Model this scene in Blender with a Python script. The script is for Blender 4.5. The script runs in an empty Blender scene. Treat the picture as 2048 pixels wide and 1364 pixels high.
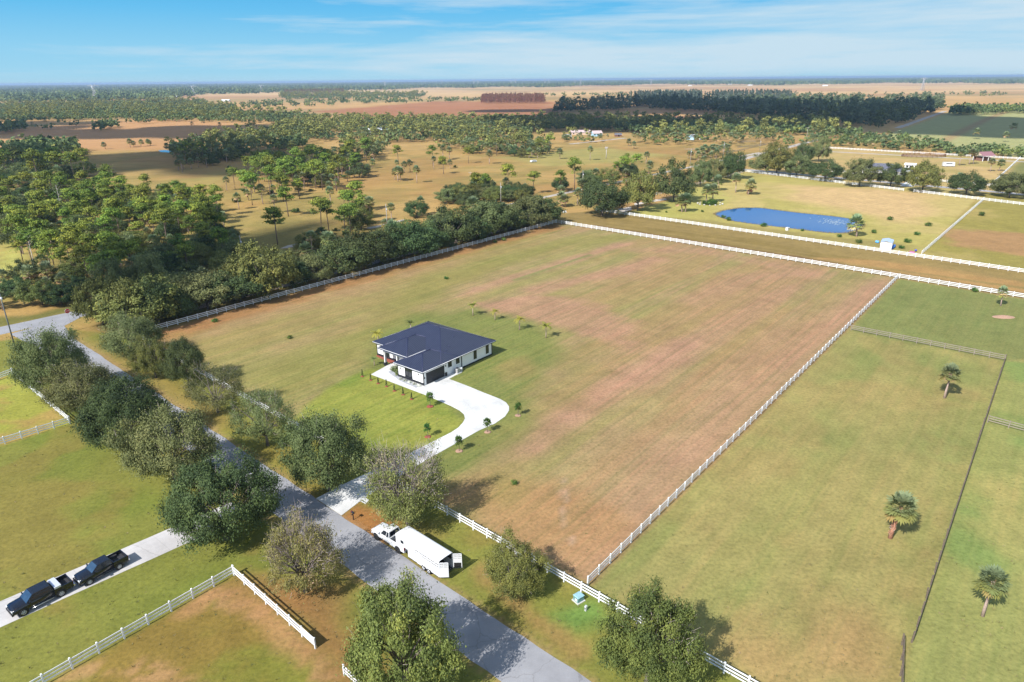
HAZE_DENSITY = 8.5e-5
SKY_STRENGTH, SKY_GAIN, EXPOSURE, SUN_STRENGTH, ROLL_SIGN = 0.1, 2.04, 1.03, 3.6, -1
import bpy, bmesh, math, random
import numpy as np
from mathutils import Vector, Matrix

random.seed(7)
RNG = np.random.default_rng(11)
SC = bpy.context.scene
COL = SC.collection

# ---------------------------------------------------------------- survey
# The place is flat; a point seen in the 2048 x 1364 photograph is turned into metres on the ground.
F, PCX, PCY, HOR, CAMZ, ROLL = 1360.0, 1024.0, 682.0, 159.0, 53.0, math.radians(0.5)
PITCH = math.atan((PCY - HOR) / F)

def at(x, y, z=0.0):
    u, v = (x - PCX) / F, (y - PCY) / F
    c, s = math.cos(ROLL), math.sin(ROLL)
    u, v = u * c - v * s, u * s + v * c
    d = (u, math.cos(PITCH) - v * math.sin(PITCH), -math.sin(PITCH) - v * math.cos(PITCH))
    t = (CAMZ - z) / -d[2]
    return Vector((d[0] * t, d[1] * t, z))

def at2(x, y):
    p = at(x, y)
    return (p.x, p.y)

def height_for(base, ytop):
    """Height of an upright thing standing at pixel base whose top is seen at pixel row ytop."""
    b = at(*base)
    lo, hi = 0.0, 50.0
    for _ in range(30):
        m = (lo + hi) / 2
        if pix(b.x, b.y, m)[1] > ytop: lo = m
        else: hi = m
    return lo

def pix(x, y, z):
    c, s = math.cos(PITCH), math.sin(PITCH)
    dz = z - CAMZ
    dep = y * c - dz * s
    u, w = x / dep, -(y * s + dz * c) / dep
    c, s = math.cos(-ROLL), math.sin(-ROLL)
    return PCX + F * (u * c - w * s), PCY + F * (u * s + w * c)

_a = at(1175, 1172); _b = at(1795, 557)
U = (_b - _a).normalized()            # along the lot, away from the near road
V = Vector((U.y, -U.x, 0))            # along the near road
LOTANG = math.atan2(U.y, U.x)

# ---------------------------------------------------------------- colour and material helpers
ALB = 0.56
def lin(c):
    c = c / 255.0
    return c / 12.92 if c <= 0.04045 else ((c + 0.055) / 1.055) ** 2.4
def A(r, g, b, k=1.0):
    return (lin(r) * ALB * k, lin(g) * ALB * k, lin(b) * ALB * k)

class NT:
    def __init__(self, name):
        self.m = bpy.data.materials.new(name); self.m.use_nodes = True
        self.t = self.m.node_tree; self.t.nodes.clear()
        self.out = self.t.nodes.new('ShaderNodeOutputMaterial')
    def n(self, kind, **kw):
        nd = self.t.nodes.new('ShaderNode' + kind)
        for k, v in kw.items():
            if k.startswith('i_'):
                key = k[2:]
                key = int(key) if key.isdigit() else key.replace('_', ' ')
                nd.inputs[key].default_value = v
            else: setattr(nd, k, v)
        return nd
    def l(self, a, b): self.t.links.new(a, b)

def ramp(nt, fac, stops):
    r = nt.n('ValToRGB'); e = r.color_ramp.elements
    while len(e) < len(stops): e.new(0.5)
    for i, (p, c) in enumerate(stops):
        e[i].position = p; e[i].color = (*c, 1)
    nt.l(fac, r.inputs[0]); return r.outputs[0]

def mixc(nt, fac, a, b, mode='MIX'):
    m = nt.n('Mix', data_type='RGBA', blend_type=mode)
    for sock, v in ((m.inputs[0], fac), (m.inputs[6], a), (m.inputs[7], b)):
        if hasattr(v, 'is_linked'): nt.l(v, sock)
        elif isinstance(v, (int, float)): sock.default_value = v
        else: sock.default_value = (*v, 1)
    return m.outputs[2]

def mat(name, col, rough=0.7, metal=0.0, var=0.12, scale=6.0, bump=0.0, spec=0.4, dirt=None, coat=0.0):
    nt = NT(name)
    p = nt.n('BsdfPrincipled', i_Roughness=rough, i_Metallic=metal)
    p.inputs['Specular IOR Level'].default_value = spec
    p.inputs['Coat Weight'].default_value = coat
    tc = nt.n('TexCoord')
    ns = nt.n('TexNoise', i_Scale=scale, i_Detail=5.0, i_Roughness=0.6)
    nt.l(tc.outputs['Object'], ns.inputs['Vector'])
    lo = tuple(c * (1 - var) for c in col); hi = tuple(min(1, c * (1 + var)) for c in col)
    c = ramp(nt, ns.outputs[0], [(0.3, lo), (0.7, hi)])
    if dirt:
        n2 = nt.n('TexNoise', i_Scale=scale * 0.2, i_Detail=8.0, i_Roughness=0.75)
        nt.l(tc.outputs['Object'], n2.inputs['Vector'])
        f = ramp(nt, n2.outputs[0], [(0.5, (0, 0, 0)), (0.75, (1, 1, 1))])
        c = mixc(nt, f, c, dirt)
    nt.l(c, p.inputs['Base Color'])
    if bump:
        b = nt.n('Bump', i_Strength=bump, i_Distance=0.02)
        nt.l(ns.outputs[0], b.inputs['Height']); nt.l(b.outputs[0], p.inputs['Normal'])
    nt.l(p.outputs[0], nt.out.inputs[0])
    return nt.m

def leafmat(name, stops, trans=0.22, hue=0.03, val=0.25, rough=0.55):
    """Foliage: colour from a per-leaf-clump tint stored in the mesh, shifted a little from tree to tree."""
    nt = NT(name)
    at_ = nt.n('Attribute', attribute_name='tint')
    c = ramp(nt, at_.outputs['Fac'], stops)
    oi = nt.n('ObjectInfo')
    hs = nt.n('HueSaturation')
    mr = nt.n('MapRange', i_3=0.5 - hue, i_4=0.5 + hue); nt.l(oi.outputs['Random'], mr.inputs[0])
    m2 = nt.n('Math', operation='MULTIPLY', i_1=7.31); nt.l(oi.outputs['Random'], m2.inputs[0])
    m3 = nt.n('Math', operation='FRACT'); nt.l(m2.outputs[0], m3.inputs[0])
    mv = nt.n('MapRange', i_3=1 - val, i_4=1 + val); nt.l(m3.outputs[0], mv.inputs[0])
    nt.l(mr.outputs[0], hs.inputs['Hue']); nt.l(mv.outputs[0], hs.inputs['Value']); nt.l(c, hs.inputs['Color'])
    p = nt.n('BsdfPrincipled', i_Roughness=rough); p.inputs['Specular IOR Level'].default_value = 0.1
    t = nt.n('BsdfTranslucent')
    nt.l(hs.outputs[0], p.inputs['Base Color']); nt.l(hs.outputs[0], t.inputs['Color'])
    mx = nt.n('MixShader', i_0=trans); nt.l(p.outputs[0], mx.inputs[1]); nt.l(t.outputs[0], mx.inputs[2])
    nt.l(mx.outputs[0], nt.out.inputs[0])
    return nt.m

M = {}
M['white_vinyl'] = mat('white_vinyl', (0.8, 0.81, 0.82), 0.45, var=0.04, scale=0.7, dirt=(0.6, 0.6, 0.57))
M['wood_grey'] = mat('weathered_wood', (0.25, 0.21, 0.17), 0.85, var=0.35, scale=9)
M['wood_dark'] = mat('dark_wood', (0.13, 0.1, 0.075), 0.85, var=0.35, scale=9)
M['pole_wood'] = mat('pole_wood', (0.34, 0.31, 0.28), 0.85, var=0.25, scale=5)
M['pole_dark'] = mat('pole_dark_wood', (0.13, 0.14, 0.14), 0.85, var=0.25, scale=5)
M['stucco'] = mat('white_stucco', (0.8, 0.8, 0.79), 0.85, var=0.03, scale=3, bump=0.1)
M['black_trim'] = mat('black_trim', (0.018, 0.02, 0.026), 0.5, var=0.2)
M['glass'] = mat('dark_glass', (0.012, 0.016, 0.022), 0.06, var=0.05, spec=0.8)
M['windshield'] = mat('windshield_glass', (0.03, 0.06, 0.1), 0.05, var=0.3, scale=2, spec=1.0)
M['white_paint'] = mat('white_car_paint', (0.66, 0.67, 0.68), 0.25, var=0.02, spec=0.6, coat=0.5)
M['navy_paint'] = mat('black_blue_car_paint', (0.006, 0.0075, 0.012), 0.22, var=0.2, spec=0.5, coat=0.6)
M['tyre'] = mat('tyre_rubber', (0.02, 0.02, 0.02), 0.9, var=0.3)
M['rim'] = mat('alloy_rim', (0.55, 0.56, 0.58), 0.3, metal=0.8, var=0.1)
M['dark_plastic'] = mat('dark_plastic', (0.015, 0.015, 0.016), 0.6, var=0.2)
M['chrome'] = mat('chrome_metal', (0.7, 0.7, 0.72), 0.15, metal=1.0, var=0.05)
M['red_lens'] = mat('red_lens', (0.35, 0.012, 0.02), 0.2, var=0.1, spec=0.6)
M['clear_lens'] = mat('clear_lens', (0.75, 0.77, 0.8), 0.1, var=0.1, spec=0.8)
M['silver_box'] = mat('aluminium_box', (0.72, 0.74, 0.8), 0.35, metal=0.4, var=0.05)
M['galv'] = mat('galvanised_steel', (0.55, 0.56, 0.58), 0.5, metal=0.3, var=0.15)
M['trailer_white'] = mat('trailer_white_panel', (0.66, 0.67, 0.69), 0.35, var=0.03, scale=1.5, dirt=(0.56, 0.56, 0.54))
M['interior'] = mat('dark_interior', (0.03, 0.03, 0.035), 0.8)
M['teal_metal'] = mat('teal_green_metal', (0.14, 0.27, 0.28), 0.5, var=0.1)
M['concrete_pad'] = mat('concrete_pad', (0.5, 0.49, 0.46), 0.9, var=0.12)
M['mulch_red'] = mat('red_mulch', (0.26, 0.07, 0.045), 0.95, var=0.4, scale=14, bump=0.6)
M['mulch_tan'] = mat('tan_mulch', (0.36, 0.22, 0.15), 0.95, var=0.4, scale=14, bump=0.6)
M['stone'] = mat('pale_stone', (0.55, 0.52, 0.48), 0.9, var=0.25, scale=4)
M['shingle'] = mat('grey_shingles', (0.11, 0.115, 0.15), 0.85, var=0.25, scale=4)
M['red_roof'] = mat('dull_red_metal_roof', (0.27, 0.13, 0.14), 0.5, var=0.1)
M['pink_roof'] = mat('faded_pink_roof', (0.5, 0.38, 0.37), 0.7, var=0.15)
M['white_roof'] = mat('white_metal_roof', (0.78, 0.78, 0.78), 0.4, var=0.05)
M['tan_wall'] = mat('tan_siding', (0.55, 0.42, 0.32), 0.85)
M['barn_wood'] = mat('red_brown_boards', (0.2, 0.1, 0.075), 0.85, var=0.25)
M['blue_wall'] = mat('pale_blue_siding', (0.4, 0.62, 0.75), 0.8)
M['blue_plastic'] = mat('blue_plastic', (0.02, 0.17, 0.62), 0.4, var=0.15)
M['light_blue_plastic'] = mat('light_blue_plastic', (0.12, 0.4, 0.8), 0.4, var=0.1)
M['pink_fabric'] = mat('pink_fabric', (0.5, 0.13, 0.3), 0.9, var=0.2)
M['canvas'] = mat('white_canvas', (0.72, 0.75, 0.82), 0.75, var=0.04)
M['sign_red'] = mat('sign_red', (0.62, 0.03, 0.04), 0.5, var=0.05)
M['sign_white'] = mat('sign_white', (0.8, 0.8, 0.8), 0.5, var=0.03)
M['bark'] = mat('grey_bark', (0.17, 0.14, 0.12), 0.95, var=0.4, scale=5)
M['pine_dark'] = leafmat('lightened_pine_needles', [(0.0, (0.115, 0.149, 0.098)), (0.5, (0.184, 0.230, 0.127)), (1.0, (0.276, 0.299, 0.149))])  # needle colour lightened for the wood under the cloud
M['oak_deep'] = leafmat('oak_leaf_deep', [(0.0, (0.044, 0.067, 0.032)), (0.6, (0.084, 0.118, 0.042)), (1.0, (0.147, 0.179, 0.058))])
M['pine_olive'] = leafmat('olive_pine_needles', [(0.0, (0.085, 0.105, 0.035)), (0.5, (0.165, 0.185, 0.055)), (1.0, (0.25, 0.26, 0.07))], trans=0.14)
M['twig'] = mat('grey_twig', (0.33, 0.27, 0.255), 0.95, var=0.3, scale=3)
M['pine_bark'] = mat('pine_bark', (0.17, 0.12, 0.1), 0.95, var=0.4, scale=5)
M['palm_bark'] = mat('palm_bark', (0.42, 0.31, 0.26), 0.95, var=0.35, scale=7)
M['palm_boot'] = mat('palm_boots', (0.4, 0.2, 0.13), 0.95, var=0.5, scale=9)
M['dead_wood'] = mat('pale_dead_wood', (0.5, 0.45, 0.42), 0.9, var=0.25)
M['oak_dark'] = leafmat('oak_leaf_dark', [(0.0, (0.064, 0.086, 0.039)), (0.55, (0.128, 0.159, 0.056)), (1.0, (0.220, 0.243, 0.080))])
M['oak_olive'] = leafmat('oak_leaf_olive', [(0.0, (0.088, 0.105, 0.038)), (0.5, (0.181, 0.195, 0.055)), (0.9, (0.275, 0.264, 0.068)), (1.0, (0.363, 0.297, 0.077))])
M['oak_grey'] = leafmat('oak_leaf_greygreen', [(0.0, (0.087, 0.109, 0.046)), (0.5, (0.167, 0.194, 0.073)), (1.0, (0.269, 0.275, 0.112))])
M['oak_sparse'] = leafmat('thinning_leaf', [(0.0, (0.132, 0.144, 0.048)), (0.5, (0.258, 0.252, 0.079)), (0.85, (0.348, 0.312, 0.132)), (1.0, (0.384, 0.282, 0.168))])
M['pine'] = leafmat('pine_needles', [(0.0, (0.077, 0.118, 0.028)), (0.5, (0.171, 0.224, 0.040)), (1.0, (0.319, 0.366, 0.054))], trans=0.14)
M['palm_leaf'] = leafmat('palm_fronds', [(0.0, (0.520, 0.368, 0.218)), (0.18, (0.355, 0.260, 0.095)), (0.3, (0.273, 0.260, 0.068)), (0.6, (0.232, 0.266, 0.095)), (1.0, (0.246, 0.307, 0.171))], trans=0.2)
M['young_palm'] = leafmat('young_palm_fronds', [(0.0, (0.1, 0.15, 0.03)), (0.6, (0.23, 0.23, 0.045)), (1.0, (0.33, 0.29, 0.05))], trans=0.25)
M['palmetto'] = leafmat('palmetto_fans', [(0.0, (0.045, 0.083, 0.030)), (0.6, (0.112, 0.165, 0.053)), (1.0, (0.210, 0.247, 0.075))], trans=0.2)
M['shrub'] = leafmat('shrub_leaf', [(0.0, (0.033, 0.078, 0.021)), (0.6, (0.078, 0.156, 0.033)), (1.0, (0.143, 0.221, 0.046))])
M['cypress_shrub'] = leafmat('pencil_cypress_leaf', [(0.0, (0.015, 0.026, 0.014)), (1.0, (0.045, 0.06, 0.028))])
M['casuarina'] = leafmat('dark_conifer_needles', [(0.0, (0.062, 0.088, 0.077)), (1.0, (0.138, 0.175, 0.125))])
M['rusty_cypress'] = leafmat('rusty_cypress_leaf', [(0.0, (0.14, 0.085, 0.05)), (0.6, (0.25, 0.135, 0.07)), (1.0, (0.22, 0.18, 0.07))])
M['white_flower'] = leafmat('white_flower_heads', [(0.0, (0.3, 0.36, 0.22)), (0.5, (0.6, 0.62, 0.55)), (1.0, (0.75, 0.75, 0.7))])
M['red_flower'] = leafmat('red_flower_heads', [(0.0, (0.3, 0.06, 0.06)), (1.0, (0.6, 0.2, 0.2))])

# ---------------------------------------------------------------- objects, labels
def tag(o, label=None, cat=None, group=None, kind=None):
    if label: o['label'] = label
    if cat: o['category'] = cat
    if group: o['group'] = group
    if kind: o['kind'] = kind
    return o

def thing(name, label, cat, loc=(0, 0, 0), rotz=0.0, group=None, scale=1.0):
    o = bpy.data.objects.new(name, None); COL.objects.link(o)
    o.empty_display_size = 0.3
    o.location = loc; o.rotation_euler = (0, 0, rotz)
    o.scale = (scale,) * 3 if isinstance(scale, (int, float)) else scale
    return tag(o, label, cat, group)

def link(name, mesh, parent=None, loc=(0, 0, 0), rot=(0, 0, 0)):
    o = bpy.data.objects.new(name, mesh); COL.objects.link(o)
    o.location = loc; o.rotation_euler = rot
    if parent is not None: o.parent = parent
    return o

class MB:
    """Collects simple solids into ONE mesh."""
    def __init__(self):
        self.v, self.f, self.mi, self.mats = [], [], [], []
        self.sm = []
    def m(self, material):
        if material not in self.mats: self.mats.append(material)
        return self.mats.index(material)
    def poly(self, pts, material, smooth=False):
        i = len(self.v); self.v += [tuple(p) for p in pts]
        self.f.append(tuple(range(i, i + len(pts)))); self.mi.append(self.m(material)); self.sm.append(smooth)
    def grid(self, rings, material, closed=True, caps=True, smooth=True):
        n = len(rings[0]); i0 = len(self.v); mi = self.m(material)
        for r in rings: self.v += [tuple(p) for p in r]
        for a in range(len(rings) - 1):
            for b in range(n if closed else n - 1):
                c = (b + 1) % n
                self.f.append((i0 + a * n + b, i0 + a * n + c, i0 + (a + 1) * n + c, i0 + (a + 1) * n + b))
                self.mi.append(mi); self.sm.append(smooth)
        if caps and closed:
            self.f.append(tuple(i0 + b for b in range(n))[::-1]); self.mi.append(mi); self.sm.append(False)
            self.f.append(tuple(i0 + (len(rings) - 1) * n + b for b in range(n))); self.mi.append(mi); self.sm.append(False)
    def box(self, c, s, material, rz=0.0, taper=1.0):
        cx_, cy_, cz_ = c; sx, sy, sz = s[0] / 2, s[1] / 2, s[2] / 2
        co, si = math.cos(rz), math.sin(rz)
        def P(x, y, z): return (cx_ + x * co - y * si, cy_ + x * si + y * co, cz_ + z)
        r0 = [P(-sx, -sy, -sz), P(sx, -sy, -sz), P(sx, sy, -sz), P(-sx, sy, -sz)]
        r1 = [P(-sx * taper, -sy * taper, sz), P(sx * taper, -sy * taper, sz), P(sx * taper, sy * taper, sz), P(-sx * taper, sy * taper, sz)]
        self.grid([r0, r1], material, smooth=False)
    def tube(self, pts, radii, material, n=6, smooth=True):
        pts = [Vector(p) for p in pts]
        if isinstance(radii, (int, float)): radii = [radii] * len(pts)
        rings = []
        for k, p in enumerate(pts):
            d = (pts[min(k + 1, len(pts) - 1)] - pts[max(k - 1, 0)])
            d = d.normalized() if d.length > 1e-6 else Vector((0, 0, 1))
            a = d.cross(Vector((0, 0, 1)))
            if a.length < 0.05: a = d.cross(Vector((1, 0, 0)))
            a.normalize(); b = a.cross(d)
            rings.append([p + (a * math.cos(t) - b * math.sin(t)) * radii[k] for t in [2 * math.pi * i / n for i in range(n)]])
        self.grid(rings, material, smooth=smooth)
    def disc(self, c, r, axis, h, material, n=16):
        c = Vector(c); ax = Vector(axis).normalized()
        self.tube([c - ax * h / 2, c + ax * h / 2], r, material, n, smooth=False)
    def mesh(self, name):
        me = bpy.data.meshes.new(name)
        me.from_pydata(self.v, [], self.f)
        for mm in self.mats: me.materials.append(mm)
        me.polygons.foreach_set('material_index', self.mi)
        me.polygons.foreach_set('use_smooth', self.sm)
        me.update(); return me
    def build(self, name, parent=None, **kw):
        return link(name, self.mesh(name), parent, **kw)

def npmesh(name, verts, quads, mats, mi=None, tint=None, smooth=False):
    me = bpy.data.meshes.new(name)
    nv, nf = len(verts), len(quads); k = quads.shape[1]
    me.vertices.add(nv); me.vertices.foreach_set('co', np.asarray(verts, np.float32).ravel())
    me.loops.add(nf * k); me.loops.foreach_set('vertex_index', np.asarray(quads, np.int32).ravel())
    me.polygons.add(nf)
    me.polygons.foreach_set('loop_start', np.arange(0, nf * k, k, dtype=np.int32))
    me.polygons.foreach_set('loop_total', np.full(nf, k, np.int32))
    for mm in mats: me.materials.append(mm)
    if mi is not None: me.polygons.foreach_set('material_index', np.asarray(mi, np.int32))
    if smooth: me.polygons.foreach_set('use_smooth', np.ones(nf, bool))
    if tint is not None:
        a = me.attributes.new('tint', 'FLOAT', 'POINT'); a.data.foreach_set('value', np.asarray(tint, np.float32))
    me.update(calc_edges=True); me.validate()
    return me
# ---------------------------------------------------------------- plants: prototypes
def unit(a): return a / np.maximum(np.linalg.norm(a, axis=1, keepdims=True), 1e-6)

def leaves(cent, outw, size, aspect, rng, upbias=0.3, outbias=0.85):
    """One quad per leaf spray: centres (N,3), outward directions (N,3)."""
    n = len(cent)
    nr = unit(outw * outbias + rng.normal(size=(n, 3)) * 0.5 + np.array([0, 0, upbias]))
    a = unit(np.cross(nr, rng.normal(size=(n, 3)))); b = np.cross(nr, a)
    s = (size * rng.uniform(0.55, 1.5, n))[:, None]
    a = a * s * 0.5; b = b * s * 0.5 * aspect
    tip = a * 0.25
    v = np.stack([cent - a, cent - b + tip * 0, cent + a, cent + b], 1).reshape(-1, 3)   # a diamond: pointed like a leaf spray
    return v, np.arange(4 * n).reshape(n, 4)

def join(parts):
    vs, fs, ts, o = [], [], [], 0
    for v, f, t in parts:
        vs.append(v); fs.append(f + o); ts.append(t); o += len(v)
    return np.concatenate(vs), np.concatenate(fs), np.concatenate(ts)

def strips(p0, p1, w0, w1, rng):
    """Thin twigs as narrow flat strips."""
    d = unit(p1 - p0); a = unit(np.cross(d, rng.normal(size=p0.shape)))
    v = np.stack([p0 - a * w0, p0 + a * w0, p1 + a * w1, p1 - a * w1], 1).reshape(-1, 3)
    return v, np.arange(4 * len(p0)).reshape(-1, 4)

def crown_clumps(rng, n, R, H, zc, lump=0.22, low=-0.72, lean=(0, 0)):
    d = unit(rng.normal(size=(n * 3, 3))); d = d[d[:, 2] > low][:n]
    ph = rng.uniform(0, 6.28, 4)
    az = np.arctan2(d[:, 1], d[:, 0])
    rad = 1 + lump * (np.sin(2 * az + ph[0]) * 0.5 + np.sin(3 * az + ph[1]) * 0.5 + np.sin(5 * az + 4 * d[:, 2] + ph[2]) * 0.6)
    rad = rad * rng.uniform(0.62, 1.03, len(d)) ** 0.6
    hh = np.where(d[:, 2] > 0, H, H * 0.62)
    c = np.stack([d[:, 0] * R * rad + lean[0], d[:, 1] * R * rad + lean[1], zc + d[:, 2] * hh * rad], 1)
    return c, d

def broadleaf(seed, R=5.5, H=3.4, zc=3.55, nclump=110, per=190, leaf=0.26, cr=1.0, twigs=0, limbs=7, material='oak_dark',
              trunk_r=0.26, sparse_top=0.0, droop=0.0):
    rng = np.random.default_rng(seed)
    c, d = crown_clumps(rng, nclump, R, H, zc)
    parts = []
    for i in range(len(c)):
        k = int(per * rng.uniform(0.5, 1.4))
        if sparse_top and d[i, 2] > 0.15 and rng.random() < sparse_top: k = int(k * 0.12)
        if k < 1: continue
        off = rng.normal(size=(k, 3)) * cr * rng.uniform(0.7, 1.2) * np.array([0.5, 0.5, 0.36])
        v, f = leaves(c[i] + off, unit(off * 1.2 + d[i] * 0.7), leaf, 0.55, rng)
        t = np.repeat(np.clip(rng.normal(0.45, 0.16) + rng.normal(size=k) * 0.09, 0, 1), 4)
        parts.append((v, f, t))
    V_, F_, T_ = join(parts)
    crown = npmesh('crown', V_, F_, [M[material]], tint=T_)
    mb = MB()
    th = max(zc - H * 0.55, 1.1)
    mb.tube([(0, 0, -0.15), (0.05, 0.02, th * 0.55), (0.08, -0.04, th)], [trunk_r * 1.35, trunk_r, trunk_r * 0.85], M['bark'], 8)
    idx = rng.choice(len(c), min(limbs * 5, len(c)), replace=False)
    for j, i in enumerate(idx):
        e = c[i]; s = np.array([0.08, -0.04, th * rng.uniform(0.75, 1.0)])
        m1 = s + (e - s) * 0.4 + np.array([0, 0, 0.35]) + rng.normal(size=3) * 0.15
        m2 = s + (e - s) * 0.75 + rng.normal(size=3) * 0.2
        r = trunk_r * (0.5 if j < limbs else 0.26)
        mb.tube([s, m1, m2, e], [r, r * 0.7, r * 0.4, r * 0.12], M['bark'], 5)
    trunk = mb.mesh('trunk')
    rad = np.hypot(V_[:, 0], V_[:, 1]); z5, z95 = np.percentile(V_[:, 2], [1, 99.3]); R95 = float(np.percentile(rad, 99))
    tw = None
    if twigs:
        i = rng.integers(0, len(c), twigs)
        wgt = d[i, 2] > rng.uniform(-0.5, 0.6, twigs)
        i = i[wgt]
        p0 = c[i] + rng.normal(size=(len(i), 3)) * 0.5 - d[i] * 0.7
        dirv = unit(d[i] * 0.9 + rng.normal(size=(len(i), 3)) * 0.38 + np.array([0, 0, 0.25]))
        p1 = p0 + dirv * rng.uniform(0.5, 1.25, (len(i), 1))
        v, f = strips(p0, p1, 0.022, 0.007, rng)
        tw = npmesh('twigs', v, f, [M['twig']])
    return dict(trunk=trunk, crown=crown, twigs=tw, R=R95, H=float(z95), z=(float(z5), float(z95)))

def pine(seed, H=15.0, R=3.2, pads=20, per=110, leaf=0.62, crown_from=0.55, material='pine', flat=0.5):
    rng = np.random.default_rng(seed)
    mb = MB(); bx, by = rng.normal(0, 0.5, 2)
    top = np.array([bx, by, H])
    tr = lambda t: np.array([bx * t * t, by * t * t, H * t])
    mb.tube([(0, 0, -0.2), tr(0.35), tr(0.7), tr(0.96)], [0.23, 0.18, 0.13, 0.04], M['pine_bark'], 6)
    parts = []
    for k in range(pads):
        t = crown_from + (1 - crown_from) * rng.random() ** 0.8
        az = rng.uniform(0, 6.283)
        rr = R * math.sin(min(1.0, (1.03 - t) / (1 - crown_from) * 0.8 + 0.25) * 1.57) * rng.uniform(0.35, 1.05)
        e = tr(t) + np.array([math.cos(az) * rr, math.sin(az) * rr, 0.35 + rng.normal(0, 0.3)])
        mb.tube([tr(t * 0.97), (tr(t) + e) / 2 + np.array([0, 0, 0.1]), e], [0.06, 0.045, 0.02], M['pine_bark'], 4)
        n = int(per * rng.uniform(0.6, 1.3)); s = R * 0.36 * rng.uniform(0.8, 1.3)
        off = rng.normal(size=(n, 3)) * np.array([s, s, s * flat]) * 0.6
        v, f = leaves(e + off, unit(off), leaf, 0.42, rng, upbias=0.6)
        parts.append((v, f, np.repeat(np.clip(rng.normal(0.5, 0.22) + rng.normal(size=n) * 0.2, 0, 1), 4)))
    V_, F_, T_ = join(parts)
    return dict(trunk=mb.mesh('trunk'), crown=npmesh('crown', V_, F_, [M[material]], tint=T_), twigs=None, R=R, H=H)

def fan(rng, hub, d, size, blades, tint, droop=0.25):
    """One fan frond: a petiole and a pleated half-round of pointed blades."""
    d = d / np.linalg.norm(d)
    side = np.cross(d, [0, 0, 1.0]); side /= max(np.linalg.norm(side), 1e-3)
    up = np.cross(side, d)
    out, fac, tt = [], [], []
    tipc = hub + d * size * 0.85
    tipc[2] -= droop * size * 0.3
    w = size * 0.02
    out += [hub - side * w, hub + side * w, tipc + side * w, tipc - side * w]; fac.append([0, 1, 2, 3]); tt += [max(tint - 0.1, 0)] * 4
    for b in range(blades):
        a = math.radians(-115 + 230 * (b + 0.5) / blades)
        dd = d * math.cos(a) + side * math.sin(a)
        L = size * 0.75 * (1 - 0.22 * abs(a) / 2.0) * rng.uniform(0.9, 1.1)
        p1 = tipc + dd * L * 0.55 + up * 0.06 * size * (1 if b % 2 else -1)
        p2 = tipc + dd * L; p2 = p2 + np.array([0, 0, -droop * size * rng.uniform(0.3, 0.6)])
        ww = L * 0.5 * math.sin(math.radians(230 / blades / 2)) * 1.5
        lat = np.cross(dd, up)
        i = len(out)
        out += [tipc, p1 - lat * ww, p2, p1 + lat * ww]; fac.append([i, i + 1, i + 2, i + 3]); tt += [tint] * 4
    return np.array(out), np.array(fac), np.array(tt)

def sabal(seed, H=6.0, R=1.9, fronds=34, blades=9, boots=False, trunk=True, dead=0.2):
    rng = np.random.default_rng(seed)
    mb = MB(); bx, by = rng.normal(0, 0.35, 2)
    hub = np.array([bx, by, H])
    if trunk:
        mb.tube([(0, 0, -0.15), (bx * 0.2, by * 0.2, H * 0.35), (bx * 0.6, by * 0.6, H * 0.7), tuple(hub)], [0.26, 0.2, 0.19, 0.22], M['palm_boot'] if boots else M['palm_bark'], 8)
        for k in range(70 if boots else 12):
            z = H * (rng.uniform(0.05, 0.95) if boots else rng.uniform(0.82, 1.0)); a = rng.uniform(0, 6.28); t = z / H
            p = np.array([bx * t * t, by * t * t, z])
            o = np.array([math.cos(a), math.sin(a), 0.9]) * 0.3
            mb.tube([p + o * 0.5, p + o * 1.15], [0.07, 0.03], M['palm_boot'] if rng.random() < 0.6 else M['palm_bark'], 4)
    parts = []
    for k in range(fronds):
        t = (k + 0.5) / fronds
        el = math.radians(88 - 130 * t ** 0.85 + rng.normal(0, 6)); az = k * 2.39996 + rng.normal(0, 0.2)
        d = np.array([math.cos(az) * math.cos(el), math.sin(az) * math.cos(el), math.sin(el)])
        tint = np.clip(1.0 - 0.75 * t ** 1.4 + rng.normal(0, 0.07), 0.2, 1)
        if t > 1 - dead and rng.random() < 0.6: tint = rng.uniform(0.0, 0.18)
        parts.append(fan(rng, hub + d * 0.1, d, R * rng.uniform(0.52, 0.66), blades, tint, droop=0.06 + 0.24 * t))
    V_, F_, T_ = join(parts)
    return dict(trunk=mb.mesh('trunk') if trunk else None, crown=npmesh('crown', V_, F_, [M['palm_leaf']], tint=T_), twigs=None, R=R, H=H + R * 0.8)

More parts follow.
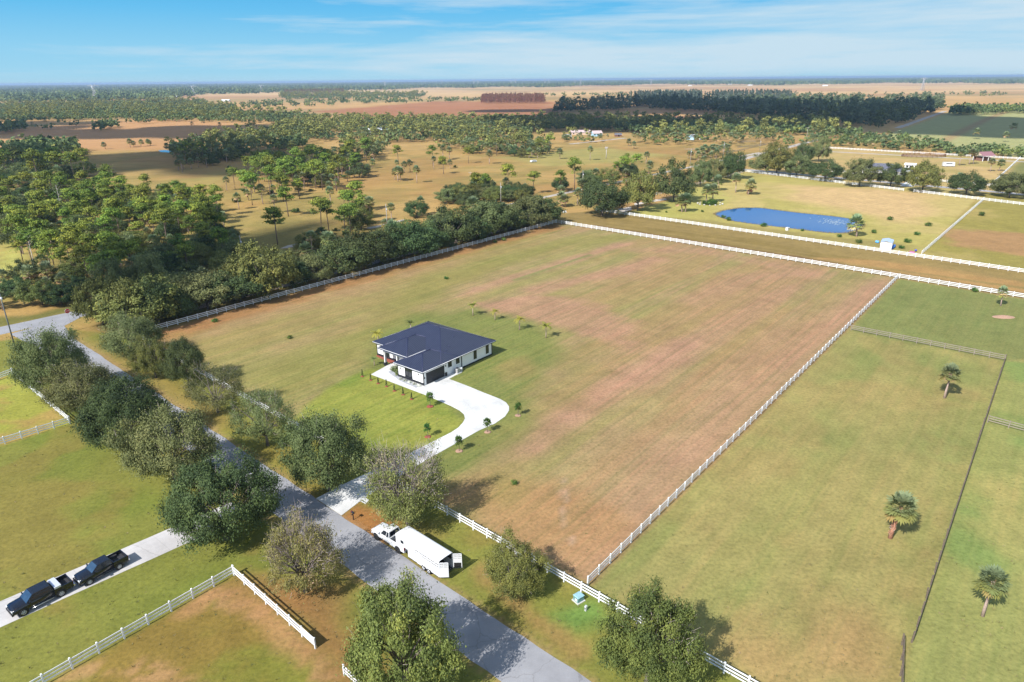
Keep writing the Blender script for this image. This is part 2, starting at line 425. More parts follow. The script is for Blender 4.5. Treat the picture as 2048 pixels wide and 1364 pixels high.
def feather_palm(seed, H=2.6, R=1.5, fronds=11, material='young_palm', tint=0.6):
    rng = np.random.default_rng(seed)
    mb = MB(); mb.tube([(0, 0, -0.1), (0.02, 0, H * 0.5), (0, 0.03, H)], [0.13, 0.09, 0.06], M['palm_bark'], 7)
    parts = []
    for k in range(fronds):
        az = k * 2.4 + rng.normal(0, 0.2); el = rng.uniform(0.25, 1.1)
        p = np.array([0, 0.03, H]); pts = [p]
        d = np.array([math.cos(az) * math.cos(el), math.sin(az) * math.cos(el), math.sin(el)])
        for s in range(6):
            p = p + d * R / 6; d = d + np.array([0, 0, -0.27]); d /= np.linalg.norm(d); pts.append(p)
        side = np.array([-math.sin(az), math.cos(az), 0])
        for s in range(6):
            for q in range(3):
                b = pts[s] + (pts[s + 1] - pts[s]) * q / 3
                for sg in (-1, 1):
                    L = R * 0.33 * (1 - 0.1 * s)
                    tip = b + side * sg * L + (pts[s + 1] - pts[s]) * 0.9 + np.array([0, 0, -0.12 * L])
                    fw = (pts[s + 1] - pts[s]) * 0.22
                    v = np.array([b, b + (tip - b) * 0.5 - fw, tip, b + (tip - b) * 0.5 + fw])
                    parts.append((v, np.array([[0, 1, 2, 3]]), np.full(4, np.clip(tint + rng.normal(0, 0.15), 0, 1))))
    V_, F_, T_ = join(parts)
    return dict(trunk=mb.mesh('trunk'), crown=npmesh('crown', V_, F_, [M[material]], tint=T_), twigs=None, R=R, H=H)

def bush(seed, R=1.4, H=1.6, n=900, leaf=0.3, material='shrub', clumps=14):
    rng = np.random.default_rng(seed)
    c, d = crown_clumps(rng, clumps, R * 0.8, H * 0.75, H * 0.22, low=-0.15)
    parts = []
    for i in range(len(c)):
        k = n // len(c); off = rng.normal(size=(k, 3)) * R * 0.22
        cc = c[i] + off; cc[:, 2] = np.abs(cc[:, 2])
        v, f = leaves(cc, unit(off + d[i] * 0.5), leaf, 0.5, rng)
        parts.append((v, f, np.repeat(np.clip(rng.normal(0.5, 0.18) + rng.normal(size=k) * 0.15, 0, 1), 4)))
    V_, F_, T_ = join(parts)
    mb = MB()
    for k in range(5):
        a = k * 1.26; mb.tube([(0, 0, -0.05), (math.cos(a) * R * 0.25, math.sin(a) * R * 0.25, H * 0.35), (math.cos(a) * R * 0.55, math.sin(a) * R * 0.55, H * 0.7)], [0.06, 0.04, 0.015], M['bark'], 4)
    return dict(trunk=mb.mesh('stem'), crown=npmesh('foliage', V_, F_, [M[material]], tint=T_), twigs=None, R=R, H=H, stem=True)

def palmetto(seed, R=1.6, fans=34, blades=7):
    rng = np.random.default_rng(seed); parts = []
    for k in range(fans):
        el = math.radians(rng.uniform(10, 85)); az = rng.uniform(0, 6.28)
        d = np.array([math.cos(az) * math.cos(el), math.sin(az) * math.cos(el), math.sin(el)])
        parts.append(fan(rng, np.array([rng.normal(0, R * 0.25), rng.normal(0, R * 0.25), 0.15]), d, R * rng.uniform(0.55, 0.8), blades, np.clip(rng.normal(0.5, 0.2), 0, 1)))
    V_, F_, T_ = join(parts)
    V_[:, 2] = np.abs(V_[:, 2])
    mb = MB(); mb.tube([(0, 0, -0.05), (0.1, 0, 0.3), (0.35, 0.1, 0.5)], [0.12, 0.1, 0.08], M['palm_bark'], 5)
    return dict(trunk=mb.mesh('stem'), crown=npmesh('foliage', V_, F_, [M['palmetto']], tint=T_), twigs=None, R=R, H=R, stem=True)

def conifer(seed, H=18.0, R=2.2, n=900, leaf=0.7, material='casuarina'):
    rng = np.random.default_rng(seed)
    z = rng.random(n) ** 0.8; az = rng.uniform(0, 6.28, n)
    r = R * (1 - z) ** 0.7 * (1 + 0.3 * np.sin(az * 3 + z * 17)) * np.sqrt(rng.uniform(0.3, 1, n))
    c = np.stack([np.cos(az) * r, np.sin(az) * r, H * (0.12 + 0.88 * z)], 1)
    v, f = leaves(c, unit(np.stack([np.cos(az), np.sin(az), np.full(n, 0.3)], 1)), leaf, 0.4, rng, upbias=0.2)
    t = np.repeat(np.clip(rng.normal(0.5, 0.25, n), 0, 1), 4)
    mb = MB(); mb.tube([(0, 0, -0.2), (0, 0, H * 0.9)], [0.2, 0.04], M['pine_bark'], 5)
    return dict(trunk=mb.mesh('trunk'), crown=npmesh('crown', v, f, [M[material]], tint=t), twigs=None, R=R, H=H)

P = {}
P['oak_near'] = [broadleaf(101, 5.6, 3.5, 3.6, 170, 330, 0.19, 1.0, twigs=40, material='oak_deep'),
                 broadleaf(102, 5.6, 3.4, 3.5, 165, 330, 0.19, 1.0, twigs=60, material='oak_deep')]
P['oak_grey'] = [broadleaf(111, 5.6, 3.3, 3.5, 165, 310, 0.19, 1.05, twigs=260, material='oak_grey', sparse_top=0.08),
                 broadleaf(112, 5.4, 3.4, 3.5, 160, 290, 0.19, 1.05, twigs=380, material='oak_grey', sparse_top=0.16)]
P['oak_thin'] = [broadleaf(115, 5.5, 3.3, 3.5, 140, 135, 0.18, 1.1, twigs=420, material='oak_grey', sparse_top=0.2),
                 broadleaf(116, 5.5, 3.4, 3.5, 135, 150, 0.18, 1.1, twigs=420, material='oak_grey', sparse_top=0.15)]
P['oak_olive'] = [broadleaf(121, 5.4, 3.6, 3.6, 165, 320, 0.2, 0.95, twigs=400, material='oak_olive', sparse_top=0.08),
                  broadleaf(122, 5.4, 3.7, 3.7, 150, 280, 0.2, 0.95, twigs=400, material='oak_olive', sparse_top=0.1)]
P['oak_sparse'] = [broadleaf(131, 5.4, 3.6, 3.6, 165, 150, 0.2, 1.1, twigs=3600, material='oak_sparse', sparse_top=0.4, limbs=9),
                   broadleaf(132, 5.2, 3.6, 3.6, 160, 160, 0.2, 1.1, twigs=4200, material='oak_sparse', sparse_top=0.42, limbs=9)]
P['oak_mid'] = [broadleaf(140 + k, 5.4, 3.7, 3.7, 125, 125, 0.35, 1.05, twigs=0, limbs=5, material=m_) for k, m_ in enumerate(['oak_deep', 'oak_deep', 'oak_grey', 'oak_olive'])]
P['oak_far'] = [broadleaf(150 + k, 5.4, 3.8, 3.6, 48, 20, 0.95, 1.1, twigs=0, limbs=2, material=m_) for k, m_ in enumerate(['oak_dark', 'oak_grey', 'oak_olive'])]
P['pine_mid'] = [pine(160 + k, 12.5 + k % 3, 3.4 + 0.3 * (k % 3), 24, 74, 0.74, crown_from=.6, flat=.36) for k in range(5)]
P['pine_far'] = [pine(170 + k, 12.5 + k, 3.8, 15, 34, 1.15, crown_from=.6, flat=.4, material='pine' if k % 2 else 'pine_olive') for k in range(3)]
P['palm_near'] = [sabal(180, 5.2, 2.2, 46, 11), sabal(181, 4.1, 2.0, 54, 11, boots=True, dead=0.0), sabal(182, 5.0, 2.2, 44, 11, dead=0.3)]
P['palm_mid'] = [sabal(190 + k, h_, 2.75, 44, 8, dead=0.25) for k, h_ in enumerate((4.6, 5.8, 7.0, 8.2))]
P['palm_low'] = [sabal(240 + k, h_, 2.75, 46, 8, dead=0.2) for k, h_ in enumerate((2.2, 3.0, 3.8, 4.8, 6.2, 8.0))]
P['palm_far'] = [sabal(195 + k, 5.0 + 1.4 * k, 2.8, 26, 6, dead=0.25) for k in range(2)]
P['palmetto'] = [palmetto(200), palmetto(201, 1.9, 40)]
P['bush'] = [bush(210, 1.5, 1.8, 700, 0.34), bush(211, 1.7, 1.6, 700, 0.36, 'oak_dark')]
P['casuarina'] = [conifer(220 + k, 19 + 2 * k, 2.6, 420, 1.3) for k in range(2)]
P['rusty'] = [conifer(225 + k, 15 + 1.5 * k, 2.3, 330, 1.2, 'rusty_cypress') for k in range(3)]
P['feather'] = [feather_palm(230), feather_palm(231, 2.3, 1.4, 10, tint=0.8)]
P['feather_green'] = [feather_palm(232, 1.7, 1.1, 9, 'palmetto', 0.6)]

BIN = {}
def plant(kind, x, y, s=1.0, label=None, cat='tree', group=None, name='tree', k=None, rz=None, sz=None, mono=False):
    protos = P[kind]; p = protos[(k if k is not None else random.randrange(len(protos))) % len(protos)]
    rz = random.uniform(0, 6.28) if rz is None else rz
    r = thing(name, label, cat, (x, y, 0), rz, group, (s, s, s if sz is None else sz))
    bush_like = p.get('stem')
    if p['trunk'] is not None: link('stem' if bush_like else 'trunk', p['trunk'], r)
    link('foliage' if bush_like else 'crown', p['crown'], r)
    if p['twigs'] is not None: link('twig_sprays', p['twigs'], r)
    return r

def merged(name, label, cat, items):
    """A far wood that reads as one mass: every tree written into ONE mesh. items: (proto, x, y, scale, rz)."""
    vs, fs, ts, mi, mats, o = [], [], [], [], [], 0
    cache = {}
    for p, x, y, s, rz in items:
        key = id(p)
        if key not in cache:
            me = p['crown']; n = len(me.vertices); co = np.empty(n * 3, np.float32); me.vertices.foreach_get('co', co)
            q = np.arange(n).reshape(-1, 4); t = np.empty(n, np.float32); me.attributes['tint'].data.foreach_get('value', t)
            mm = me.materials[0]
            if mm not in mats: mats.append(mm)
            cache[key] = (co.reshape(-1, 3), q, t, mats.index(mm))
        co, q, t, m_ = cache[key]
        c_, s_ = math.cos(rz), math.sin(rz)
        w = np.empty_like(co); w[:, 0] = (co[:, 0] * c_ - co[:, 1] * s_) * s + x; w[:, 1] = (co[:, 0] * s_ + co[:, 1] * c_) * s + y; w[:, 2] = co[:, 2] * s
        vs.append(w); fs.append(q + o); ts.append(np.clip(t + random.gauss(0, 0.12), 0, 1)); mi.append(np.full(len(q), m_)); o += len(co)
    me = npmesh(name, np.concatenate(vs), np.concatenate(fs), mats, np.concatenate(mi), np.concatenate(ts))
    return tag(link(name, me), label, cat, kind='stuff')
# ---------------------------------------------------------------- ground
def _hash(ix, iy, seed):
    h = (ix.astype(np.int64) * 374761393 + iy.astype(np.int64) * 668265263 + seed * 1442695041) & 0x7fffffff
    h = ((h ^ (h >> 13)) * 1274126177) & 0x7fffffff
    return ((h ^ (h >> 16)) & 0xffff) / 65535.0
def vnoise(x, y, s, seed=0):
    x, y = x / s, y / s
    ix, iy = np.floor(x), np.floor(y); fx, fy = x - ix, y - iy
    fx, fy = fx * fx * (3 - 2 * fx), fy * fy * (3 - 2 * fy)
    a, b = _hash(ix, iy, seed), _hash(ix + 1, iy, seed)
    c, d = _hash(ix, iy + 1, seed), _hash(ix + 1, iy + 1, seed)
    return (a * (1 - fx) + b * fx) * (1 - fy) + (c * (1 - fx) + d * fx) * fy
def fbm(x, y, s, seed=0, o=4):
    t, w, tot = 0, 1.0, 0
    for k in range(o):
        t = t + w * vnoise(x, y, s / 2 ** k, seed + k * 17); tot += w; w *= 0.55
    return t / tot
def W2(pts): return np.array([at2(*p) for p in pts])
def segdist(x, y, poly, closed):
    d = np.full(x.shape, 1e9); n = len(poly)
    for i in range(n if closed else n - 1):
        a, b = poly[i], poly[(i + 1) % n]; e = b - a
        t = np.clip(((x - a[0]) * e[0] + (y - a[1]) * e[1]) / max(e @ e, 1e-9), 0, 1)
        d = np.minimum(d, np.hypot(x - a[0] - t * e[0], y - a[1] - t * e[1]))
    return d
def inside(x, y, poly):
    r = np.zeros(x.shape, bool); n = len(poly)
    for i in range(n):
        a, b = poly[i], poly[(i + 1) % n]
        c = (a[1] > y) != (b[1] > y)
        with np.errstate(divide='ignore', invalid='ignore'):
            r ^= c & (x < (b[0] - a[0]) * (y - a[1]) / (b[1] - a[1]) + a[0])
    return r
def sstep(t): t = np.clip(t, 0, 1); return t * t * (3 - 2 * t)
def maskpoly(x, y, pts, soft=1.5, rag=0.0, rs=6.0, seed=3):
    P_ = W2(pts); d = segdist(x, y, P_, True); d = np.where(inside(x, y, P_), d, -d)
    if rag: d = d + rag * (fbm(x, y, rs, seed) - 0.5) * 2
    return sstep(d / (2 * soft) + 0.5)
def maskline(x, y, pts, hw, soft=None, rag=0.0, rs=6.0, seed=5):
    soft = hw * 0.8 if soft is None else soft
    d = hw - segdist(x, y, W2(pts), False)
    if rag: d = d + rag * (fbm(x, y, rs, seed) - 0.5) * 2
    return sstep(d / (2 * soft) + 0.5)

def C_(r, g, b):
    a = np.array(A(r, g, b, 1.22)); m = a.mean()
    return a * 0.91 + m * 0.09
LOT = [(1175, 1172), (1795, 557), (1113, 445), (270, 672)]
PADDOCK = [(1175, 1172), (1795, 557), (2060, 600), (2500, 760), (2500, 1900), (1700, 1500)]
POND = [(1430, 428), (1448, 421), (1470, 417.5), (1484, 416), (1520, 416), (1560, 421), (1600, 426), (1660, 432), (1708, 439), (1716, 447), (1728, 449), (1722, 456), (1706, 462), (1690, 466), (1650, 465), (1610, 460), (1560, 454), (1500, 447), (1462, 441), (1440, 434)]

def paint(x, y):
    """Albedo of grass, litter and bare soil at ground points (arrays in metres)."""
    n = x.shape
    big, med, sml = fbm(x, y, 160, 1), fbm(x, y, 26, 2), fbm(x, y, 5, 4)
    uu, vv = x * U.x + y * U.y, x * V.x + y * V.y
    streak = fbm(uu * 0.06, vv, 4.0, 9)                     # mown stripes along the lot
    c = np.zeros(n + (3,))
    def lay(m, col, k=1.0):
        nonlocal c
        m = (m * k)[..., None]; c = c * (1 - m) + np.asarray(col) * m
    r = np.hypot(x, y)
    c[...] = C_(192, 154, 84)                               # dry savanna
    lay(sstep((med - 0.4) / 0.3), C_(158, 142, 72), 0.65)
    lay(sstep((fbm(x, y, 12, 35) - 0.46) / 0.16), C_(144, 128, 66), 0.5)
    lay(sstep((fbm(x, y, 40, 36) - 0.52) / 0.1), C_(208, 166, 98), 0.5)
    lay(sstep((big - 0.5) / 0.2), C_(166, 154, 78), 0.5)
    lay(sstep((fbm(x, y, 60, 33) - 0.52) / 0.15), C_(176, 132, 74), 0.5)
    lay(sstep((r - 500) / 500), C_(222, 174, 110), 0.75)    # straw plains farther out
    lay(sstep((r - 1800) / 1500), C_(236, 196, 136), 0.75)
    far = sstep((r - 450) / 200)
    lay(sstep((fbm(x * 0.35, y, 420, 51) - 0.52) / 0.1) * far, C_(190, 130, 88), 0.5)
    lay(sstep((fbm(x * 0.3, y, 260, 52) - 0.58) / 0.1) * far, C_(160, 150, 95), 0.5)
    # rust-red wet prairie in the middle distance
    lay(maskpoly(x, y, [(640, 222), (860, 203), (1110, 203), (1112, 236), (960, 240), (760, 244)], 14, 25, 60), C_(182, 116, 76), 0.8)
    lay(maskpoly(x, y, [(1090, 232), (1400, 232), (1480, 246), (1240, 255)], 12, 15, 50), C_(160, 105, 75), 0.8)
    lay(maskpoly(x, y, [(0, 260), (300, 238), (480, 245), (420, 300), (0, 300)], 25, 25, 80), C_(208, 152, 98), 0.7)
    # greener hollows of the savanna
    lay(maskpoly(x, y, [(420, 505), (560, 430), (700, 470), (760, 455), (640, 500), (500, 545)], 10, 9, 22), C_(140, 128, 66), 0.7)
    lay(maskpoly(x, y, [(1000, 315), (1200, 295), (1330, 310), (1250, 325), (1100, 332)], 9, 8, 25), C_(170, 165, 88), 0.65)
    lay(maskpoly(x, y, [(560, 520), (700, 478), (1080, 400), (1080, 408), (720, 495), (600, 530)], 3, 5, 12), C_(150, 138, 74), 0.8)
    lay(maskpoly(x, y, [(0, 470), (40, 470), (60, 560), (0, 600)], 5, 4), C_(200, 200, 95), 0.8)
    lay(maskpoly(x, y, [(0, 330), (110, 320), (160, 350), (60, 375), (0, 375)], 8, 8), C_(150, 120, 80), 0.6)
    # dark grass field on the right, with faint ploughed lines
    fld = maskpoly(x, y, [(1755, 276), (1905, 222), (2100, 214), (2300, 300), (2060, 320), (1960, 300)], 5)
    rows = 0.5 + 0.5 * np.sin((uu + 0.15 * vv) * 0.55)
    lay(fld, C_(176, 178, 110)); lay(fld * rows, C_(190, 174, 116), 0.5)
    lay(maskline(x, y, [(1880, 285), (1970, 240), (2010, 224)], 5) * fld, C_(180, 140, 95), 0.7)
    lay(maskpoly(x, y, [(1530, 225), (1640, 235), (1600, 248), (1540, 243)], 10), C_(135, 130, 80), 0.8)
    # far lot with the grey-roofed house
    far_lot = maskpoly(x, y, [(1470, 345), (1655, 296), (2045, 320), (2500, 390), (2060, 388)], 2)
    lay(far_lot, C_(205, 172, 108)); lay(far_lot * sstep((med - 0.4) / 0.25), C_(178, 162, 88), 0.7)
    lay(maskpoly(x, y, [(1690, 335), (1900, 345), (1850, 365), (1760, 350)], 5, 5) , C_(215, 172, 122), 0.7)
    lay(maskpoly(x, y, [(1990, 372), (2042, 320), (2500, 380), (2500, 420)], 1), C_(120, 128, 66), 0.8)
    # pond lot
    pl = maskpoly(x, y, [(1194, 421), (1490, 344), (1967, 384), (1843, 509)], 1)
    lay(pl, C_(200, 178, 104)); lay(pl * sstep((med - 0.42) / 0.22), C_(184, 172, 86), 0.8)
    lay(maskpoly(x, y, [(1200, 420), (1290, 395), (1420, 365), (1460, 400), (1400, 425), (1330, 440)], 5, 5) * pl, C_(184, 178, 88), 0.8)
    lay(maskpoly(x, y, [(1560, 368), (1850, 385), (1880, 420), (1800, 440), (1600, 405)], 9, 9, 20) * pl, C_(222, 182, 126), 0.9)
    lay(maskpoly(x, y, [(1560, 368), (1850, 385), (1880, 420), (1800, 440), (1600, 405)], 9, 9, 20) * pl * sstep((np.sin((uu * 0.75 + vv * 0.66) * 1.9) + 0.3) / 0.8), C_(206, 176, 112), 0.6)
    lay(maskpoly(x, y, [(1215, 415), (1330, 385), (1350, 392), (1260, 425)], 2, 4) * pl, C_(196, 140, 88), 0.75)
    lay(maskpoly(x, y, [(1430, 443), (1640, 470), (1830, 490), (1835, 506), (1210, 425)], 3, 3) * pl, C_(158, 142, 80), 0.8)
    lay(maskpoly(x, y, POND, 1.6, 1.2, 5) * 1.0, C_(150, 118, 72), 0.8)
    # lot beyond the divider
    pr = maskpoly(x, y, [(1843, 509), (1968, 384), (2500, 430), (2500, 610)], 0.8)
    lay(pr, C_(180, 160, 86)); lay(pr * sstep((med - 0.4) / 0.2), C_(158, 146, 64), 0.8)
    lay(maskpoly(x, y, [(1895, 458), (2100, 470), (2100, 520), (1900, 490)], 4, 5) * pr, C_(184, 136, 92), 0.8)
    # grass alley between the two fences
    al = maskpoly(x, y, [(1113, 446), (1100, 430), (1192, 421), (2060, 547), (2500, 640), (2500, 720), (2060, 600)], 0.8)
    across = fbm(uu, vv * 0.07, 3.2, 21)
    lay(al, C_(160, 135, 76)); lay(al * sstep((across - 0.45) / 0.2), C_(142, 120, 60), 0.8)
    lay(maskpoly(x, y, [(1600, 515), (1800, 522), (2060, 560), (2060, 590), (1800, 548)], 2, 3) * al * sstep((across - 0.3) / 0.3), C_(196, 150, 88), 0.75)
    lay(maskline(x, y, [(1190, 452), (1400, 484), (1600, 515), (1790, 548), (2060, 590)], 1.3, 1.2, 1.2) * al, C_(122, 88, 56), 0.7)
    lay(maskpoly(x, y, [(-100, 640), (60, 630), (170, 602), (180, 616), (0, 654), (-100, 680)], 2, 2), C_(112, 116, 52), 0.85)
    # right-hand paddocks
    pd = maskpoly(x, y, PADDOCK, 0.8)
    lay(pd, C_(160, 152, 84)); lay(pd * sstep((med - 0.42) / 0.2), C_(140, 146, 76), 0.8)
    lay(pd * sstep((fbm(x, y, 11, 61) - 0.5) / 0.2), C_(174, 146, 88), 0.4)
    lay(pd * sstep((streak - 0.45) / 0.25), C_(178, 156, 94), 0.4)
    lay(maskpoly(x, y, [(1795, 557), (2060, 600), (2300, 700), (2010, 722), (1700, 661)], 1.0) * pd, C_(128, 136, 72), 0.8)
    east = maskpoly(x, y, [(2010, 722), (1823, 1285), (1797, 1400), (2500, 1900), (2500, 760)], 0.6)
    lay(east, C_(156, 156, 84)); lay(east * sstep((fbm(x, y, 14, 77) - 0.45) / 0.2), C_(128, 152, 76), 0.75)
    lay(maskpoly(x, y, [(1950, 960), (2060, 930), (2060, 1180), (1980, 1080)], 3, 5) * east, C_(190, 170, 98), 0.6)
    lay(maskpoly(x, y, [(1430, 1270), (1700, 1240), (1790, 1400), (1500, 1400)], 5, 5) * pd * (1 - east), C_(186, 146, 92), 0.6)
    # the big mown lot
    lot = maskpoly(x, y, LOT, 0.6)
    lay(lot, C_(170, 149, 96)); lay(lot * sstep((med - 0.4) / 0.2), C_(172, 142, 99), 0.75)
    lay(lot * sstep((streak - 0.42) / 0.2), C_(154, 147, 80), 0.6)
    lay(lot * sstep((fbm(uu * 0.12, vv, 11, 41) - 0.5) / 0.12), C_(178, 138, 94), 0.45)
    RED = C_(188, 142, 111)
    for pts, hw, k in [([(985, 950), (1025, 908), (1090, 860), (1175, 799), (1261, 757), (1374, 686)], 3.4, 0.95),
                       ([(1150, 1140), (1400, 890), (1600, 705), (1775, 572)], 6.0, 0.75), ([(1010, 760), (1130, 720), (1260, 690)], 2.6, 0.5),
                       ([(935, 585), (1030, 555), (1130, 525), (1245, 488)], 2.6, 0.9), ([(1070, 580), (1200, 552), (1305, 520)], 3.4, 0.85),
                       ([(1270, 500), (1400, 500), (1520, 525), (1620, 545)], 4, 0.55), ([(1380, 600), (1500, 555), (1600, 548)], 4, 0.6),
                       ([(560, 695), (680, 662), (830, 615)], 3.2, 0.7), ([(1330, 720), (1450, 650), (1580, 575)], 4, 0.5)]:
        lay(maskline(x, y, pts, hw, hw, 2.2, 7) * lot, RED, k * .85)
    lay(maskpoly(x, y, [(955, 605), (1060, 590), (1180, 600), (1285, 650), (1262, 702), (1140, 655), (990, 630)], 3, 4) * lot, RED, 0.75)
    lay(maskline(x, y, [(340, 668), (520, 612), (720, 555), (950, 494), (1105, 455)], 4.5, 3.5, 3) * lot, C_(172, 122, 72), 0.85)
    lay(maskline(x, y, [(560, 770), (700, 700), (880, 560), (1110, 490), (1280, 470)], 6, 5, 4) * lot, C_(148, 142, 70), 0.65)
    lay(maskline(x, y, [(1030, 560), (1180, 510)], 0.8, 0.8) * lot, C_(120, 140, 70), 0.7)
    lay(maskpoly(x, y, [(880, 1000), (1170, 1165), (1290, 1050), (1060, 960), (960, 940)], 4, 4) * lot, C_(178, 136, 86), 0.7)
    lay(maskpoly(x, y, [(930, 960), (1020, 905), (1080, 920), (1000, 990)], 4, 4) * lot, C_(150, 140, 72), 0.7)
    tr = maskline(x, y, [(1128, 955), (1130, 1030), (1145, 1100)], 0.5, 0.4, 0.5, 2)
    lay(tr * sstep((vnoise(x, y, 1.2, 8) - 0.4) / 0.2), C_(190, 160, 130), 0.6)
    lay(maskpoly(x, y, [(330, 690), (700, 590), (1000, 490), (1110, 470), (930, 560), (740, 690), (600, 800), (430, 745)], 6, 6) * lot, C_(148, 143, 72), 0.5)
    # watered grass round the house, bright lawn in front of it
    lay(maskpoly(x, y, [(720, 745), (745, 680), (830, 632), (950, 617), (1060, 645), (1130, 690), (1095, 760), (1055, 790), (1060, 850), (1000, 900), (930, 940), (860, 960), (730, 900)], 3.5, 3, 8) * lot, C_(126, 136, 64), 0.85)
    lay(maskpoly(x, y, [(1000, 730), (1050, 715), (1075, 745), (1010, 758)], 2.5, 2.5) * lot, C_(176, 136, 88), 0.4)
    lay(maskpoly(x, y, [(1000, 860), (1100, 790), (1130, 700), (1250, 690), (1120, 830), (1020, 905)], 5, 5) * lot, C_(150, 138, 76), 0.5)
    lawn = maskpoly(x, y, [(585, 838), (655, 775), (735, 738), (800, 742), (935, 845), (850, 905), (740, 960), (660, 880)], 0.8, 0.5)
    lay(lawn * lot, C_(152, 156, 62)); lay(lawn * lot * sstep((fbm(x, y, 6.5, 91) - 0.45) / 0.2), C_(124, 142, 52), 0.75)
    for a_, b_ in (((1175, 1172), (1794, 558)), ((1113, 446), (2120, 608)), ((270, 674), (722, 931)), ((800, 976), (1600, 1434)), ((30, 1405), (468, 1150)), ((469, 1151), (631, 1297))):
        lay(maskline(x, y, [a_, b_], 0.35, 0.5, 0.5, 2), C_(152, 112, 74), 0.55)
    # near road verges and the paddocks this side of the road
    near = maskpoly(x, y, [(270, 673), (1175, 1173), (1560, 1400), (1500, 1900), (-900, 1900), (-900, 700), (-50, 690), (137, 660)], 0.8)
    lay(near, C_(138, 138, 56)); lay(near * sstep((med - 0.42) / 0.2), C_(120, 132, 46), 0.8)
    lay(near * sstep((fbm(x, y, 9, 71) - 0.55) / 0.15), C_(152, 128, 62), 0.5)
    pad = maskpoly(x, y, [(60, 1389), (469, 1150), (631, 1297), (900, 1560), (0, 1700)], 0.6)
    lay(pad, C_(146, 122, 52)); lay(pad * sstep((fbm(x, y, 7, 72) - 0.5) / 0.2), C_(130, 134, 46), 0.8)
    rut = np.abs(np.sin((np.hypot(x + 40, y - 30)) * 0.33 + 2.2 * fbm(x, y, 14, 73)))
    lay(pad * sstep((rut - 0.86) / 0.1) * sstep((vnoise(x, y, 1.0, 5) - 0.3) / 0.3), C_(186, 142, 92), 0.75)
    lay(maskline(x, y, [(380, 1220), (440, 1180), (520, 1215), (610, 1320)], 1.1, 0.9, 1.0, 2) * pad, C_(186, 138, 88), 0.7)
    pen = maskpoly(x, y, [(-40, 765), (26, 749), (141, 847), (-40, 905)], 0.5)
    lay(pen, C_(166, 166, 62)); lay(pen * sstep((fbm(x, y, 6, 74) - 0.5) / 0.2), C_(186, 146, 84), 0.7)
    lay(maskpoly(x, y, [(480, 1150), (560, 1170), (700, 1160), (690, 1330), (625, 1290)], 2.2, 2.5), C_(160, 118, 68), 0.75)
    lay(maskpoly(x, y, [(680, 1037), (716, 1008), (800, 1045), (770, 1090), (742, 1078)], 1.0, 1.5), C_(172, 112, 58), 0.85)
    lay(maskpoly(x, y, [(560, 1175), (760, 1280), (780, 1364), (690, 1364)], 2, 3), C_(166, 116, 66), 0.6)
    lay(maskline(x, y, [(330, 760), (520, 880), (640, 985)], 1.8, 1.5, 1.5), C_(150, 132, 50), 0.6)
    lay(maskline(x, y, [(150, 672), (300, 765), (420, 845)], 2.5, 2, 2), C_(170, 142, 76), 0.6)
    lay(maskpoly(x, y, [(1100, 1230), (1200, 1180), (1220, 1240), (1150, 1260)], 1.2, 1.5), C_(104, 148, 66), 0.7)
    lay(maskline(x, y, [(960, 1140), (1060, 1230), (1150, 1300)], 1.0, 0.9, 1.2, 3), C_(178, 134, 82), 0.55)
    # mineral soil along the road edges
    for e in ([(137, 668), (335, 797), (680, 1034), (899, 1176), (1022, 1260), (1190, 1370)], [(470, 985), (724, 1163), (1003, 1366)]):
        lay(maskline(x, y, e, 0.45, 0.4, 0.5, 1.5), C_(190, 150, 105), 0.6)
    # under the dark oaks behind the lot fence
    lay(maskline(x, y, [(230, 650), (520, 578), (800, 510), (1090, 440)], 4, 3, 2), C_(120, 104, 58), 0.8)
    # grain
    g = 1 + 0.26 * (sml - 0.5) + 0.2 * (vnoise(x, y, 1.3, 6) - 0.5)
    return np.clip(c * g[..., None], 0, 1)

def ground_material():
    nt = NT('grassland')
    a = nt.n('Attribute', attribute_name='albedo')
    geo = nt.n('NewGeometry')
    n1 = nt.n('TexNoise', i_Scale=1.9, i_Detail=6.0, i_Roughness=0.72); nt.l(geo.outputs['Position'], n1.inputs['Vector'])
    mp = nt.n('Mapping'); mp.vector_type = 'TEXTURE'; mp.inputs['Rotation'].default_value = (0, 0, LOTANG); mp.inputs['Scale'].default_value = (28.0, 0.9, 1)
    nt.l(geo.outputs['Position'], mp.inputs['Vector'])
    n2 = nt.n('TexNoise', i_Scale=1.0, i_Detail=3.0, i_Roughness=0.6); nt.l(mp.outputs[0], n2.inputs['Vector'])
    mow = nt.n('Attribute', attribute_name='mow')
    v1 = ramp(nt, n1.outputs[0], [(0.25, (0.6, 0.62, 0.58)), (0.52, (1, 1, 1)), (0.78, (1.34, 1.27, 1.2))])
    v2 = ramp(nt, n2.outputs[0], [(0.3, (0.8, 0.87, 0.8)), (0.5, (1, 1, 1)), (0.7, (1.16, 1.06, 1.08))])
    c = mixc(nt, 1.0, a.outputs['Color'], v1, 'MULTIPLY')
    c2 = mixc(nt, 1.0, c, v2, 'MULTIPLY')
    c = mixc(nt, mow.outputs['Fac'], c, c2)
    d = nt.n('BsdfPrincipled', i_Roughness=0.95); d.inputs['Specular IOR Level'].default_value = 0.1
    nt.l(c, d.inputs['Base Color'])
    b = nt.n('Bump', i_Strength=0.55, i_Distance=0.12)
    nt.l(n1.outputs[0], b.inputs['Height']); nt.l(b.outputs[0], d.inputs['Normal'])
    nt.l(d.outputs[0], nt.out.inputs[0])
    return nt.m

